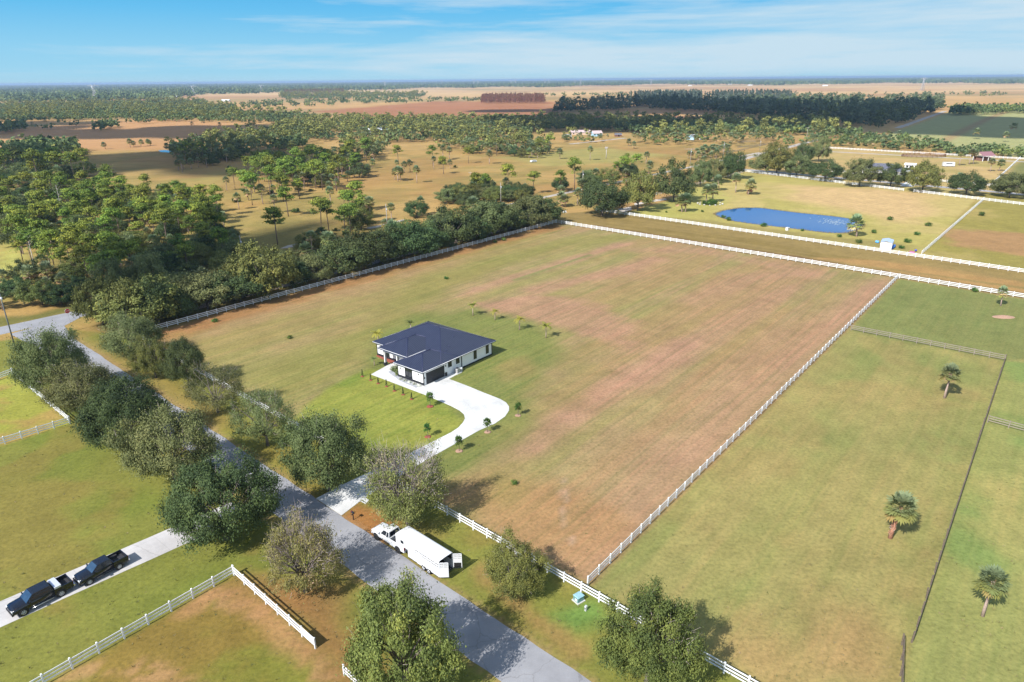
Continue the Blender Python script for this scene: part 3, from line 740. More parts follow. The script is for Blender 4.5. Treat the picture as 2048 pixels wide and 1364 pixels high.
def build_ground():
    """One flat sheet to the horizon: fine squares near by, coarser ones far off."""
    Y0, Y1, Y2, X1, X2 = 18.0, 336.0, 1346.0, 288.0, 1100.0
    def patch(xs, ys):
        gx, gy = np.meshgrid(xs, ys); return gx.ravel(), gy.ravel(), len(xs), len(ys)
    ff = np.concatenate([[Y2], Y2 + np.cumsum(np.geomspace(18, 2600, 64))]); ff = ff[ff < 32000]
    ff = np.append(ff, 34000.0)
    fx = np.concatenate([-np.geomspace(26000, X2, 46), np.linspace(-X2, X2, 60)[1:-1], np.geomspace(X2, 26000, 46)])
    patches = [(np.arange(-X1, X1 + .1, 0.8), np.arange(Y0, Y1 + .1, 0.795)),
               (np.linspace(-X2, X2, 420), np.linspace(Y1, Y2, 330)), (fx, ff),
               (np.linspace(-X2, -X1, 60), np.linspace(-400, Y1, 60)), (np.linspace(X1, X2, 60), np.linspace(-400, Y1, 60)),
               (np.linspace(-X1, X1, 40), np.linspace(-400, Y0, 30)),
               (np.array([-26000.0, -6000, -X2]), np.array([-400.0, Y2])), (np.array([X2, 6000.0, 26000]), np.array([-400.0, Y2]))]
    vs, qs, o = [], [], 0
    for xs, ys in patches:
        xs = np.array(xs); ys = np.array(ys)
        for lim in (X1, -X1, X2, -X2):
            xs[np.abs(xs - lim) < 0.7] = lim
        for lim in (Y0, Y1, Y2): ys[np.abs(ys - lim) < 0.7] = lim
        x, y, nx, ny = patch(xs, ys)
        i = (np.arange(ny - 1)[:, None] * nx + np.arange(nx - 1)[None]).ravel() + o
        vs.append(np.stack([x, y, np.zeros_like(x)], 1)); qs.append(np.stack([i, i + 1, i + nx + 1, i + nx], 1)); o += len(x)
    v = np.concatenate(vs); q = np.concatenate(qs)
    gm = ground_material()
    me = bpy.data.meshes.new('ground')
    nf = len(q)
    me.vertices.add(len(v)); me.vertices.foreach_set('co', v.astype(np.float32).ravel())
    me.loops.add(nf * 4); me.loops.foreach_set('vertex_index', q.astype(np.int32).ravel())
    me.polygons.add(nf); me.polygons.foreach_set('loop_start', np.arange(0, nf * 4, 4, dtype=np.int32)); me.polygons.foreach_set('loop_total', np.full(nf, 4, np.int32))
    me.materials.append(gm)
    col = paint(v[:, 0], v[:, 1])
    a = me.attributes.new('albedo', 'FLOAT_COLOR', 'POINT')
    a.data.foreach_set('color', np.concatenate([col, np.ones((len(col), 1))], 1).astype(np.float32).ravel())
    mow = maskpoly(v[:, 0], v[:, 1], LOT, 1.0) * 1.0 + maskpoly(v[:, 0], v[:, 1], PADDOCK, 1.0) * 0.55
    a = me.attributes.new('mow', 'FLOAT', 'POINT'); a.data.foreach_set('value', np.clip(mow, 0, 1).astype(np.float32))
    me.update(calc_edges=True)
    tag(link('ground', me), kind='structure')
build_ground()

def sheet(name, pts, z, material, px=True):
    """A flat paved sheet lying z above the ground, with its own edge thickness."""
    p = [at2(*q) for q in pts] if px else pts
    bm = bmesh.new()
    vv = [bm.verts.new((x, y, z)) for x, y in p]
    f = bm.faces.new(vv)
    if f.normal.z < 0: f.normal_flip()
    low = [bm.verts.new((x, y, -0.05)) for x, y in p]
    for i in range(len(p)):
        j = (i + 1) % len(p)
        bm.faces.new((vv[i], low[i], low[j], vv[j]))
    bmesh.ops.recalc_face_normals(bm, faces=bm.faces[:])
    bmesh.ops.triangulate(bm, faces=[f])
    me = bpy.data.meshes.new(name); bm.to_mesh(me); bm.free(); me.materials.append(material)
    return tag(link(name, me), kind='structure')

def paving_mat(name, col, crack=0.0, joints=None, rough=0.9, stain=0.3):
    nt = NT(name); geo = nt.n('NewGeometry')
    p = nt.n('BsdfPrincipled', i_Roughness=rough); p.inputs['Specular IOR Level'].default_value = 0.2
    n1 = nt.n('TexNoise', i_Scale=7.0, i_Detail=6.0, i_Roughness=0.75); nt.l(geo.outputs['Position'], n1.inputs['Vector'])
    n2 = nt.n('TexNoise', i_Scale=0.22, i_Detail=7.0, i_Roughness=0.65); nt.l(geo.outputs['Position'], n2.inputs['Vector'])
    c = ramp(nt, n1.outputs[0], [(0.3, tuple(k * 0.93 for k in col)), (0.7, tuple(min(1, k * 1.06) for k in col))])
    s = ramp(nt, n2.outputs[0], [(0.35, (1 - stain,) * 3), (0.62, (1.06,) * 3)])
    c = mixc(nt, 1.0, c, s, 'MULTIPLY')
    if crack or joints:
        vo = nt.n('TexVoronoi', i_Scale=crack if crack else 0.3, feature='DISTANCE_TO_EDGE')
        n3 = nt.n('TexNoise', i_Scale=1.2, i_Detail=3.0); nt.l(geo.outputs['Position'], n3.inputs['Vector'])
        ad = nt.n('VectorMath', operation='ADD'); sc = nt.n('VectorMath', operation='SCALE'); sc.inputs['Scale'].default_value = 0.7
        nt.l(n3.outputs['Color'], sc.inputs[0]); nt.l(sc.outputs[0], ad.inputs[1])
        fl = nt.n('VectorMath', operation='MULTIPLY'); fl.inputs[1].default_value = (1, 1, 0); nt.l(geo.outputs['Position'], fl.inputs[0]); nt.l(fl.outputs[0], ad.inputs[0])
        nt.l(ad.outputs[0], vo.inputs['Vector'])
        k = ramp(nt, vo.outputs['Distance'], [(0.0, (0.72, 0.7, 0.68)), (0.01, (1, 1, 1))])
        c = mixc(nt, 0.75, c, mixc(nt, 1.0, c, k, 'MULTIPLY'))
    if joints:
        ang, step = joints
        mp = nt.n('Mapping'); mp.inputs['Rotation'].default_value = (0, 0, -ang); nt.l(geo.outputs['Position'], mp.inputs['Vector'])
        sx = nt.n('SeparateXYZ'); nt.l(mp.outputs[0], sx.inputs[0])
        for o_ in ('X', 'Y'):
            m1 = nt.n('Math', operation='DIVIDE', i_1=step); nt.l(sx.outputs[o_], m1.inputs[0])
            m2 = nt.n('Math', operation='FRACT'); nt.l(m1.outputs[0], m2.inputs[0])
            k = ramp(nt, m2.outputs[0], [(0.0, (0.72, 0.71, 0.69)), (0.014, (1, 1, 1))])
            c = mixc(nt, 1.0, c, k, 'MULTIPLY')
    nt.l(c, p.inputs['Base Color'])
    b = nt.n('Bump', i_Strength=0.25, i_Distance=0.02); nt.l(n1.outputs[0], b.inputs['Height']); nt.l(b.outputs[0], p.inputs['Normal'])
    nt.l(p.outputs[0], nt.out.inputs[0]); return nt.m

ASPH = paving_mat('worn_asphalt', (0.275, 0.275, 0.29), crack=0.16, stain=0.14)
CONC = paving_mat('new_concrete', (0.58, 0.575, 0.56), joints=(LOTANG, 3.6), stain=0.2)
CONC_OLD = paving_mat('old_concrete', (0.47, 0.45, 0.44), crack=0.12, joints=(LOTANG - 1.5708, 4.4), stain=0.2)
SHELL = paving_mat('shell_dirt', (0.42, 0.37, 0.32), stain=0.25)
GRAVEL = paving_mat('grey_gravel', (0.36, 0.37, 0.4), stain=0.35)

def strip(name, a, b, width, z, material, wav=0.0, px=True):
    """A road strip from a to b along its centre line, edges a little uneven."""
    a, b = (np.array(at2(*a)), np.array(at2(*b))) if px else (np.array(a), np.array(b))
    d = b - a; L = np.linalg.norm(d); d /= L; nrm = np.array([-d[1], d[0]])
    n = max(8, int(L / 2.0)); left, right = [], []
    for i in range(n + 1):
        c = a + d * L * i / n
        left.append(tuple(c + nrm * (width / 2 + wav * (random.random() - 0.5)))); right.append(tuple(c - nrm * (width / 2 + wav * (random.random() - 0.5))))
    return sheet(name, right + left[::-1], z, material, px=False)

# near road: measured on its two kerbless edges
_e0, _e1 = Vector((*at2(137, 669), 0)), Vector((*at2(1182, 1363), 0))
_w = at(1001, 1363) - _e1
_rd = (_e1 - _e0).normalized(); _rn = Vector((_rd.y, -_rd.x, 0))
ROADW = abs(_w.dot(_rn)); _sg = 1 if _w.dot(_rn) > 0 else -1
_c0 = _e0 + _rn * _sg * ROADW / 2
strip('near_road', tuple((_c0 - _rd * 2.0)[:2]), tuple((_c0 + _rd * 150)[:2]), ROADW, 0.012, ASPH, 0.22, px=False)
strip('cross_road', (-420, 753), (330, 590), 6.2, 0.016, ASPH, 0.15)
sheet('road_corner', [(20, 668), (120, 640), (172, 622), (165, 632), (142, 645), (128, 652), (150, 676), (96, 706), (62, 690)], 0.02, ASPH)
strip('shell_road', (985, 416), (1520, 305), 3.4, 0.009, SHELL, 0.8)
strip('shell_road', (1470, 322), (1640, 278), 6.0, 0.01, SHELL, 1.0)
strip('far_street', (1478, 338), (2400, 420), 5.6, 0.012, paving_mat('pale_asphalt', (0.34, 0.33, 0.33)), 0.3)
strip('far_lane', (1600, 300), (2150, 329), 5.0, 0.006, SHELL, 0.6)
strip('far_lane', (1795, 256), (1890, 222), 7.0, 0.006, SHELL, 2.0)
strip('far_lane', (1140, 288), (1250, 276), 5.0, 0.006, SHELL, 1.5)
strip('left_driveway', (-220, 1325), (478, 1018), 4.6, 0.018, CONC_OLD, 0.05)
DRIVE = [(683, 1031), (632, 997), (688, 968), (841, 896), (880, 876), (902, 865), (917, 855), (926, 845), (930, 837), (928, 829), (919, 821), (902, 812), (853, 791), (795, 769), (742, 749),
         (790, 722), (812, 716), (850, 741), (925, 734), (925, 743), (898, 758), (930, 770), (969, 786), (1000, 798), (1012, 805), (1018, 813), (1018, 821), (1010, 833), (990, 847), (958, 861), (867, 912), (760, 975), (717, 1005)]
sheet('main_driveway', DRIVE, 0.03, CONC)
sheet('driveway_pad', [(672, 976), (682, 968), (695, 974), (686, 981)], 0.026, CONC)
sheet('driveway_pad', [(718, 1001), (726, 993), (738, 1000), (731, 1008)], 0.026, CONC)
sheet('far_driveway', [(1800, 372), (1822, 356), (1845, 348), (1860, 352), (1838, 362), (1826, 374)], 0.016, CONC)
sheet('gravel_bed', [(776, 744), (792, 736), (803, 742), (803, 752), (840, 772), (832, 776), (800, 762)], 0.036, GRAVEL)
sheet('mulch_bed', [(752, 712), (756, 709), (790, 722), (784, 728), (768, 720)], 0.034, M['mulch_red'])
for q in ([(1236, 418), (1262, 413), (1264, 420), (1244, 425)], [(1268, 407), (1310, 399), (1332, 397), (1334, 400), (1296, 405), (1270, 411)],
          [(312, 494), (344, 488), (352, 490), (324, 497)], ):
    sheet('bare_sand', q, 0.01, mat('bare_sand', (0.5, 0.44, 0.38), 0.95, var=0.2, scale=0.6))
sheet('bare_sand', [(560, 497), (575, 491), (602, 485), (640, 480), (630, 484), (600, 490), (576, 496)], 0.012, SHELL)
sheet('bare_sand', [(730, 456), (760, 450), (800, 440), (812, 438), (805, 443), (770, 452), (740, 458)], 0.012, SHELL)

# pond
def water_material():
    nt = NT('pond_water')
    p = nt.n('BsdfPrincipled', i_Roughness=0.04, i_IOR=1.33)
    p.inputs['Base Color'].default_value = (0.001, 0.08, 0.26, 1)
    p.inputs['Specular IOR Level'].default_value = 0.5
    geo = nt.n('NewGeometry'); n = nt.n('TexNoise', i_Scale=0.6, i_Detail=3.0); nt.l(geo.outputs['Position'], n.inputs['Vector'])
    b = nt.n('Bump', i_Strength=0.05, i_Distance=0.05); nt.l(n.outputs[0], b.inputs['Height']); nt.l(b.outputs[0], p.inputs['Normal'])
    nt.l(p.outputs[0], nt.out.inputs[0]); return nt.m
def smooth_loop(pts, n=6):
    out = []
    for i in range(len(pts)):
        p0, p1, p2, p3 = (Vector(pts[(i + k - 1) % len(pts)]) for k in range(4))
        for t in [j / n for j in range(n)]:
            out.append(tuple(0.5 * ((2 * p1) + (p2 - p0) * t + (2 * p0 - 5 * p1 + 4 * p2 - p3) * t * t + (3 * p1 - p0 - 3 * p2 + p3) * t ** 3)))
    return out
WATER = water_material()
sheet('pond', smooth_loop([at2(*q) for q in POND]), 0.03, WATER, px=False)
for q in ([(316, 301), (330, 300), (344, 302), (338, 305), (322, 304)], [(378, 305), (388, 302), (400, 304), (392, 307)]):
    sheet('pond', [at2(*k) for k in q], 0.03, WATER, px=False)
# lily leaves floating on the pond's right half
def lily():
    rng = np.random.default_rng(4); mb = MB(); lm = mat('pale_lily_leaves', (0.3, 0.36, 0.4), 0.5, var=0.2)
    for k in range(110):
        px_ = 1668 + rng.normal(0, 18); py_ = 443 + rng.normal(0, 3.2) + (px_ - 1668) * 0.12
        x, y = at2(px_, py_); r = rng.uniform(0.15, 0.42)
        mb.poly([(x + r * math.cos(t) , y + r * math.sin(t), 0.036 + 0.0004 * (k % 20)) for t in np.linspace(0, 5.9, 8)], lm)
    tag(mb.build('lily_pads'), 'pale lily leaves floating on the right half of the pond', 'water lilies', kind='stuff')
lily()

def reeds():
    rng = np.random.default_rng(9); mb = MB(); Q = [np.array(at2(*q)) for q in POND]; c = sum(Q) / len(Q)
    rm = mat('brown_reeds', (0.2, 0.16, 0.08), .95, var=.4)
    for k in range(2600):
        i = rng.integers(0, len(Q)); p = Q[i] + (Q[(i + 1) % len(Q)] - Q[i]) * rng.random()
        p = p + (p - c) / np.linalg.norm(p - c) * rng.normal(.35, .45)
        h = rng.uniform(.15, .75) * (1.3 if (k // 40) % 4 == 0 else .7); a = rng.uniform(0, 3.14); w = .06
        l = rng.normal(0, .12, 2)
        mb.poly([(p[0] - w * math.cos(a), p[1] - w * math.sin(a), 0), (p[0] + w * math.cos(a), p[1] + w * math.sin(a), 0), (p[0] + l[0], p[1] + l[1], h)], rm)
    tag(mb.build('shore_reeds'), 'brown reeds and grass fringing the blue pond', 'reeds', kind='stuff')
reeds()

def tufts():
    """Coarse grass tufts and weeds standing above the mown turf."""
    rng = np.random.default_rng(12); n = 1700
    px_ = rng.uniform(-100, 2150, n); py_ = 640 + 760 * rng.random(n) ** .8
    xy = np.array([at2(a, b) for a, b in zip(px_, py_)])
    bad = np.zeros(n, bool)
    for poly in (DRIVE, [(130, 660), (60, 690), (990, 1375), (1200, 1375)], [(-220, 1290), (478, 1000), (478, 1040), (-220, 1360)], [(790, 715), (850, 640), (1000, 690), (850, 780)], [(0, 640), (180, 610), (180, 640), (0, 690)]):
        bad |= inside(xy[:, 0], xy[:, 1], W2(poly))
    xy = xy[~bad]; m = len(xy); k = 7
    c = np.repeat(np.concatenate([xy, np.zeros((m, 1))], 1), k, 0); N = len(c)
    a = rng.uniform(0, 6.28, N); r = rng.uniform(.0, .16, N); h = np.repeat(rng.uniform(.04, .15, m), k) * rng.uniform(.6, 1.2, N)
    b0 = c + np.stack([np.cos(a) * r, np.sin(a) * r, np.zeros(N)], 1); w = .03
    side = np.stack([-np.sin(a) * w, np.cos(a) * w, np.zeros(N)], 1); tip = b0 + np.stack([np.cos(a) * h * .7, np.sin(a) * h * .7, h], 1)
    v = np.stack([b0 - side, b0 + side, tip + side * .3, tip - side * .3], 1).reshape(-1, 3)
    me = npmesh('grass_tufts', v, np.arange(4 * N).reshape(N, 4), [leafmat('tuft_grass', [(0.0, (.13, .15, .05)), (.6, (.2, .19, .08)), (1.0, (.32, .25, .14))])], tint=np.repeat(np.repeat(rng.random(m), k), 4))
    tag(link('grass_tufts', me), 'coarse grass tufts and weeds scattered over the mown fields', 'grass', kind='stuff')
tufts()
# ---------------------------------------------------------------- fences
def _post(name, w, h, material, cap=True):
    mb = MB(); mb.box((0, 0, h / 2 - 0.05), (w, w, h + 0.1), material)
    if cap: mb.box((0, 0, h + 0.03), (w * 1.22, w * 1.22, 0.06), material, taper=0.55)
    return mb.mesh(name)
POST = {'vinyl': _post('vinyl_post', 0.14, 1.36, M['white_vinyl']), 'wood': _post('wood_post', 0.13, 1.35, M['wood_grey'], False),
        'dark': _post('dark_post', 0.14, 1.4, M['wood_dark'], False)}
FMAT = {'vinyl': M['white_vinyl'], 'wood': M['wood_grey'], 'dark': M['wood_dark']}
def fence(label, a, b, kind='vinyl', step=2.42, name=None, px=True, close_last=False, group=None):
    pa, pb = (at(*a), at(*b)) if px else (Vector(a), Vector(b))
    d = pb - pa; L = d.length; ang = math.atan2(d.y, d.x)
    n = max(1, round(L / step)); st = L / n
    r = thing(name or ('rail_fence' if kind == 'vinyl' else 'wooden_fence'), label, 'fence', pa, ang, group)
    w = 0.155 if kind == 'vinyl' else 0.14
    def rails(length, x0, th):
        mb = MB(); mb.box((length / 2, 0, 0), (length, 0.045, w), FMAT[kind]); return mb.mesh('fence_rail')
    rm = rails(L, 0, 0)
    for z in (0.40, 0.79, 1.18):
        o = link('rail', rm, r, (0, 0.0, z))
        if kind != 'vinyl': o.location.y = 0.09; o.rotation_euler.x = random.uniform(-0.05, 0.05)
    if close_last:      # closely boarded last bay
        mb = MB()
        for k in range(7): mb.box((L - st / 2, 0.03, 0.3 + k * 0.15), (st, 0.03, 0.135), FMAT[kind])
        mb.build('board_panel', r)
    order = sorted(range(n + 1), key=lambda i: (pa + d * (i / n)).length)
    for i in order[:100]:
        o = link('post', POST[kind], r, (i * st, 0, 0))
        if kind == 'vinyl': o.rotation_euler = (random.gauss(0, .012), random.gauss(0, .012), random.gauss(0, .03))
        if kind != 'vinyl': o.rotation_euler = (random.uniform(-.05, .05), random.uniform(-.05, .05), random.uniform(-.2, .2))
    if len(order) > 100:
        mb = MB()
        for i in order[100:]: mb.box((i * st, 0, 0.65), (0.14, 0.14, 1.4), FMAT[kind])
        tag(mb.build('far_posts', r), kind='stuff')
    return r
fence('long white rail fence between the brown mown lot and the green palm paddocks', (1175, 1172), (1794, 558))
fence('white rail fence in front of the long row of dark oaks', (270, 672), (1112, 446))
fence('white rail fence along the near side of the brown grass alley', (1113, 446), (2120, 608.5))
fence('white roadside rail fence behind the trees, left of the concrete driveway', (270, 674), (722, 931))
fence('white roadside rail fence behind the horse trailer, right of the driveway', (800, 976), (1600, 1434))
fence('white rail fence beside the left driveway with the two black pickups', (30, 1405), (468, 1150))
fence('short white rail fence with a boarded end bay beside the bare-twigged tree', (469, 1151), (631, 1297), close_last=True)
fence('cut-off end of white fence at the lower edge beside the olive tree', (689, 1351), (800, 1452))
fence('white fence on the far side of the small pen left of the road', (-60, 782), (26, 749))
fence('white fence of the small left pen facing the roadside trees', (27, 750), (141, 847))
fence('white fence on the near side of the small pen left of the road', (140, 848), (-60, 910))
fence('white rail fence between the grass alley and the pond lot', (1193, 421.5), (2120, 557))
fence('white rail fence of the pond lot running along the row of road oaks', (1192, 421), (1491, 344))
fence('white rail fence between the pond lot and the oak-lined street', (1491, 344), (1807, 382))
fence('white rail fence right of the field gap along the oak-lined street', (1827, 384), (2130, 421))
fence('straight white divider fence right of the pond ending by the street', (1843, 509), (1967, 400.5))
fence('white fence behind the street oaks left of the grey-roofed house drive', (1530, 332), (1812, 357))
fence('white fence behind the street oaks right of the grey-roofed house drive', (1845, 361), (2000, 374))
fence('white fence leading up to the gate of the grey-roofed house lot', (1600, 311), (1657, 297))
fence('white rail fence along the back of the grey-roofed house lot', (1658, 297), (2130, 324))
fence('white divider fence right of the red-roofed barn', (1984, 369), (2040, 317))
fence('grey wooden cross fence between the two right-hand paddocks', (1702, 661), (2009, 722), 'wood', 2.6)
fence('dark wooden fence seen end-on right of the three paddock palms', (2009, 722), (1823, 1285), 'dark', 2.6)
fence('short grey wooden fence at the right edge below the lone palm', (1975, 845), (2150, 893), 'wood', 2.6)
fence('short reddish board fence at the bottom right by the gate gap', (1803, 1290), (1797, 1420), 'dark', 2.0)
for i, (a, b) in enumerate([((1466, 305), (1545, 287)), ((1475, 296), (1530, 290)), ((1475, 285), (1510, 284)), ((1370, 300), (1430, 301)), ((1430, 301), (1466, 306))]):
    fence(['grey corral fence beside the shell road past the palms', 'grey inner corral fence below the palms', 'back fence of the old grey corral under the palms',
           'low grey pasture fence left of the corral', 'low grey fence joining the corral by the shell road'][i], a, b, 'wood', 3.0)

# ---------------------------------------------------------------- the white house with the dark blue roof
def roof_mat(name, axis):
    nt = NT(name)
    p = nt.n('BsdfPrincipled', i_Roughness=0.42, i_Metallic=0.25); p.inputs['Specular IOR Level'].default_value = 0.45
    tc = nt.n('TexCoord'); sx = nt.n('SeparateXYZ'); nt.l(tc.outputs['Object'], sx.inputs[0])
    m1 = nt.n('Math', operation='DIVIDE', i_1=0.46); nt.l(sx.outputs[axis], m1.inputs[0])
    m2 = nt.n('Math', operation='FRACT'); nt.l(m1.outputs[0], m2.inputs[0])
    seam = ramp(nt, m2.outputs[0], [(0.0, (1, 1, 1)), (0.16, (1, 1, 1)), (0.2, (0, 0, 0)), (0.96, (0, 0, 0)), (1.0, (1, 1, 1))])
    n1 = nt.n('TexNoise', i_Scale=0.8, i_Detail=4.0); nt.l(tc.outputs['Object'], n1.inputs['Vector'])
    c = ramp(nt, n1.outputs[0], [(0.3, (0.027, 0.033, 0.06)), (0.7, (0.036, 0.044, 0.076))])
    c = mixc(nt, seam, c, (0.048, 0.057, 0.105))
    nt.l(c, p.inputs['Base Color'])
    b = nt.n('Bump', i_Strength=0.8, i_Distance=0.04); nt.l(seam, b.inputs['Height']); nt.l(b.outputs[0], p.inputs['Normal'])
    nt.l(p.outputs[0], nt.out.inputs[0]); return nt.m
ROOF_U, ROOF_V = roof_mat('navy_roof_front_seams', 'Y'), roof_mat('navy_roof_side_seams', 'X')
M['roof_plain'] = mat('navy_roof_trim', (0.03, 0.036, 0.09), 0.45)

HO = at(845.3, 772.7)
house = thing('house', 'white one-storey house with dark blue hipped metal roof and black trim', 'house', HO, LOTANG)
def H(u, v, z): return (u, -v, z)
def prism(mb, pts, z0, z1, material):
    a = [H(u, v, z0) for u, v in pts]; b = [H(u, v, z1) for u, v in pts]
    mb.grid([a, b], material, smooth=False)
FOOT = [(0.35, 0), (0.35, -6.9), (5.0, -6.9), (5.0, -18.4), (19.7, -18.4), (19.7, 0)]
mb = MB(); prism(mb, FOOT, -0.1, 3.02, M['stucco']); mb.build('wall', house)
mb = MB()
prism(mb, [(0.31, 0.04), (0.31, -6.94), (0.36, -6.94), (0.36, 0.04)], 0, 0.5, M['black_trim'])
prism(mb, [(4.96, -6.95), (4.96, -18.44), (5.02, -18.44), (5.02, -6.95)], 0, 0.5, M['black_trim'])
prism(mb, [(10.7, -0.01), (10.7, 0.04), (19.74, 0.04), (19.74, -0.01)], 0, 0.28, M['black_trim'])
mb.build('base_band', house)
for u, v in ((0.33, 0.02), (10.62, 0.05), (19.72, 0.03), (0.33, -6.92), (4.98, -18.42)):
    mb = MB(); mb.box(H(u, v, 1.5), (0.14, 0.14, 3.0), M['black_trim']); mb.build('downspout', house)

def hip(u0, u1, v0, v1, ze, pitch, dz=0.0, fascia=0.22):
    mb = MB(); du, dv = u1 - u0, v1 - v0; h = min(du, dv) / 2; zr = ze + pitch * h + dz; ze = ze + dz
    if du <= dv: r0, r1 = (u0 + h, v0 + h), (u0 + h, v1 - h)
    else: r0, r1 = (u0 + h, v0 + h), (u1 - h, v0 + h)
    A_, B_, C2, D_ = (u0, v0), (u0, v1), (u1, v1), (u1, v0)
    P3 = lambda p, z: H(p[0], p[1], z)
    if du <= dv:
        mb.poly([P3(A_, ze), P3(r0, zr), P3(r1, zr), P3(B_, ze)], ROOF_U)
        mb.poly([P3(B_, ze), P3(r1, zr), P3(C2, ze)], ROOF_V)
        mb.poly([P3(C2, ze), P3(r1, zr), P3(r0, zr), P3(D_, ze)], ROOF_U)
        mb.poly([P3(D_, ze), P3(r0, zr), P3(A_, ze)], ROOF_V)
    else:
        mb.poly([P3(A_, ze), P3(r0, zr), P3(B_, ze)], ROOF_U)
        mb.poly([P3(B_, ze), P3(r0, zr), P3(r1, zr), P3(C2, ze)], ROOF_V)
        mb.poly([P3(C2, ze), P3(r1, zr), P3(D_, ze)], ROOF_U)
        mb.poly([P3(D_, ze), P3(r1, zr), P3(r0, zr), P3(A_, ze)], ROOF_V)
    c4 = [A_, B_, C2, D_]
    for i in range(4):
        p, q = c4[i], c4[(i + 1) % 4]
        mb.poly([P3(p, ze), P3(q, ze), P3(q, ze - fascia), P3(p, ze - fascia)], M['roof_plain'])
        mb.tube([Vector(P3(p, ze - .05)), Vector(P3(q, ze - .05))], 0.055, M['white_vinyl'], 6)
    mb.poly([P3(p, ze - fascia) for p in c4], M['white_vinyl'])
    caps = [(A_, r0), (B_, r0 if du > dv else r1), (C2, r1), (D_, r1 if du > dv else r0)]
    for p, q in caps: mb.tube([Vector(P3(p, ze + .01)), Vector(P3(q, zr + .01))], 0.07, M['roof_plain'], 5)
    mb.tube([Vector(P3(r0, zr + .01)), Vector(P3(r1, zr + .01))], 0.08, M['roof_plain'], 5)
    return mb, zr
mb, _ = hip(4.4, 20.4, -19.0, 0.62, 3.1, 0.43); roof = mb.build('roof', house)
mb, _ = hip(-0.4, 9.6, -7.3, 0.62, 3.1, 0.43, dz=-0.007); mb.build('garage_roof', house)
mb, _ = hip(1.5, 12.0, -13.9, -5.5, 3.96, 0.43, fascia=0.34); mb.build('porch_roof', house)
mb = MB(); prism(mb, [(2.2, -13.2), (2.2, -6.0), (8.5, -6.0), (8.5, -13.2)], 3.05, 3.64, M['stucco']); mb.build('porch_beam', house)
for u, v, z in ((12.6, -4.0, 5.2), (9.5, -2.2, 4.35), (8.2, -1.6, 4.1), (6.2, -7.0, 3.95)):
    mb = MB(); mb.tube([H(u, v, z - 0.3), H(u, v, z + 0.25)], 0.07, M['roof_plain'], 7); mb.tube([H(u, v, z + 0.25), H(u, v, z + 0.32)], 0.12, M['roof_plain'], 7); mb.build('roof_vent', house)

def window(u, v, z0, z1, w, face, panes=2, name='window'):
    """face 'f' looks at the road (towards -u), 'r' at the drive side (towards +v)."""
    mb = MB(); g = MB(); t = 0.07
    def B(m_, a, zc, wa, hz, dep, off, material):
        if face == 'f': m_.box(H(u - off, a, zc), (dep, wa, hz), material)
        else: m_.box(H(a, v + off, zc), (wa, dep, hz), material)
    c = v if face == 'f' else u
    zc, hz = (z0 + z1) / 2, z1 - z0
    for s in (-1, 1): B(mb, c + s * (w / 2 - t / 2), zc, t, hz, 0.09, 0.03, M['black_trim'])
    for z in (z0 + t / 2, z1 - t / 2): B(mb, c, z, w - 2 * t, t, 0.09, 0.03, M['black_trim'])
    for k in range(1, panes): B(mb, c - w / 2 + w * k / panes, zc, 0.05, hz - 2 * t, 0.08, 0.026, M['black_trim'])
    o = mb.build(name, house)
    B(g, c, zc, w - 2 * t + 0.02, hz - 2 * t + 0.02, 0.04, 0.012, M['glass'])
    g.build('pane', o)
window(0.35, -4.0, 0.55, 2.55, 2.0, 'f', 2)
window(5.0, -15.6, 0.5, 2.6, 1.9, 'f', 2)
window(7.35, 0, 1.45, 2.5, 0.95, 'r', 1); window(9.55, 0, 1.45, 2.5, 0.95, 'r', 1)
window(14.6, 0, 0.75, 2.55, 0.85, 'r', 1); window(18.3, 0, 0.75, 2.55, 0.85, 'r', 1)
# entry door and sidelight, garage door
mb = MB(); mb.box(H(4.97, -9.2, 1.25), (0.08, 2.6, 2.5), M['black_trim']); dr = mb.build('front_door', house)
mb = MB(); mb.box(H(4.92, -8.4, 1.25), (0.03, 0.7, 2.2), M['glass']); mb.build('sidelight', dr)
mb = MB(); mb.tube([H(4.9, -9.1, 0.95), H(4.9, -9.1, 1.3)], 0.025, M['chrome'], 6); mb.build('handle', dr)
mb = MB()
for k in range(4): mb.box(H(3.42, 0.02, 0.29 + 0.575 * k), (4.75, 0.07, 0.56), M['black_trim'])
mb.box(H(3.42, 0.0, 1.15), (4.8, 0.05, 2.32), M['dark_plastic']); mb.build('garage_door', house)
mb = MB(); mb.box(H(6.15, 0.12, 0.35), (0.4, 0.22, 0.7), M['dark_plastic']); mb.build('meter_box', house)
for u, v, z, f in ((0.3, -6.1, 1.95, 'f'), (0.3, -1.3, 1.95, 'f'), (6.15, 0.06, 2.1, 'r'), (0.55, 0.06, 1.5, 'r')):
    mb = MB(); mb.box(H(u, v, z), (0.16, 0.16, 0.3), M['black_trim']); mb.box(H(u, v, z - 0.18), (0.1, 0.1, 0.06), M['clear_lens']); mb.build('wall_lamp', house)
for u, v in ((2.5, -13.1), (2.3, -9.2), (2.3, -6.4)):
    mb = MB(); mb.box(H(u, v, 2.0), (0.34, 0.34, 3.1), M['stucco'])
    for a in (-1, 1):
        for b in (-1, 1): mb.box(H(u + a * 0.17, v + b * 0.17, 2.0), (0.07, 0.07, 3.1), M['black_trim'])
    mb.box(H(u, v, 0.3), (0.6, 0.6, 0.7), M['black_trim']); mb.box(H(u, v, 3.3), (0.5, 0.5, 0.42), M['stucco']); mb.build('porch_column', house)

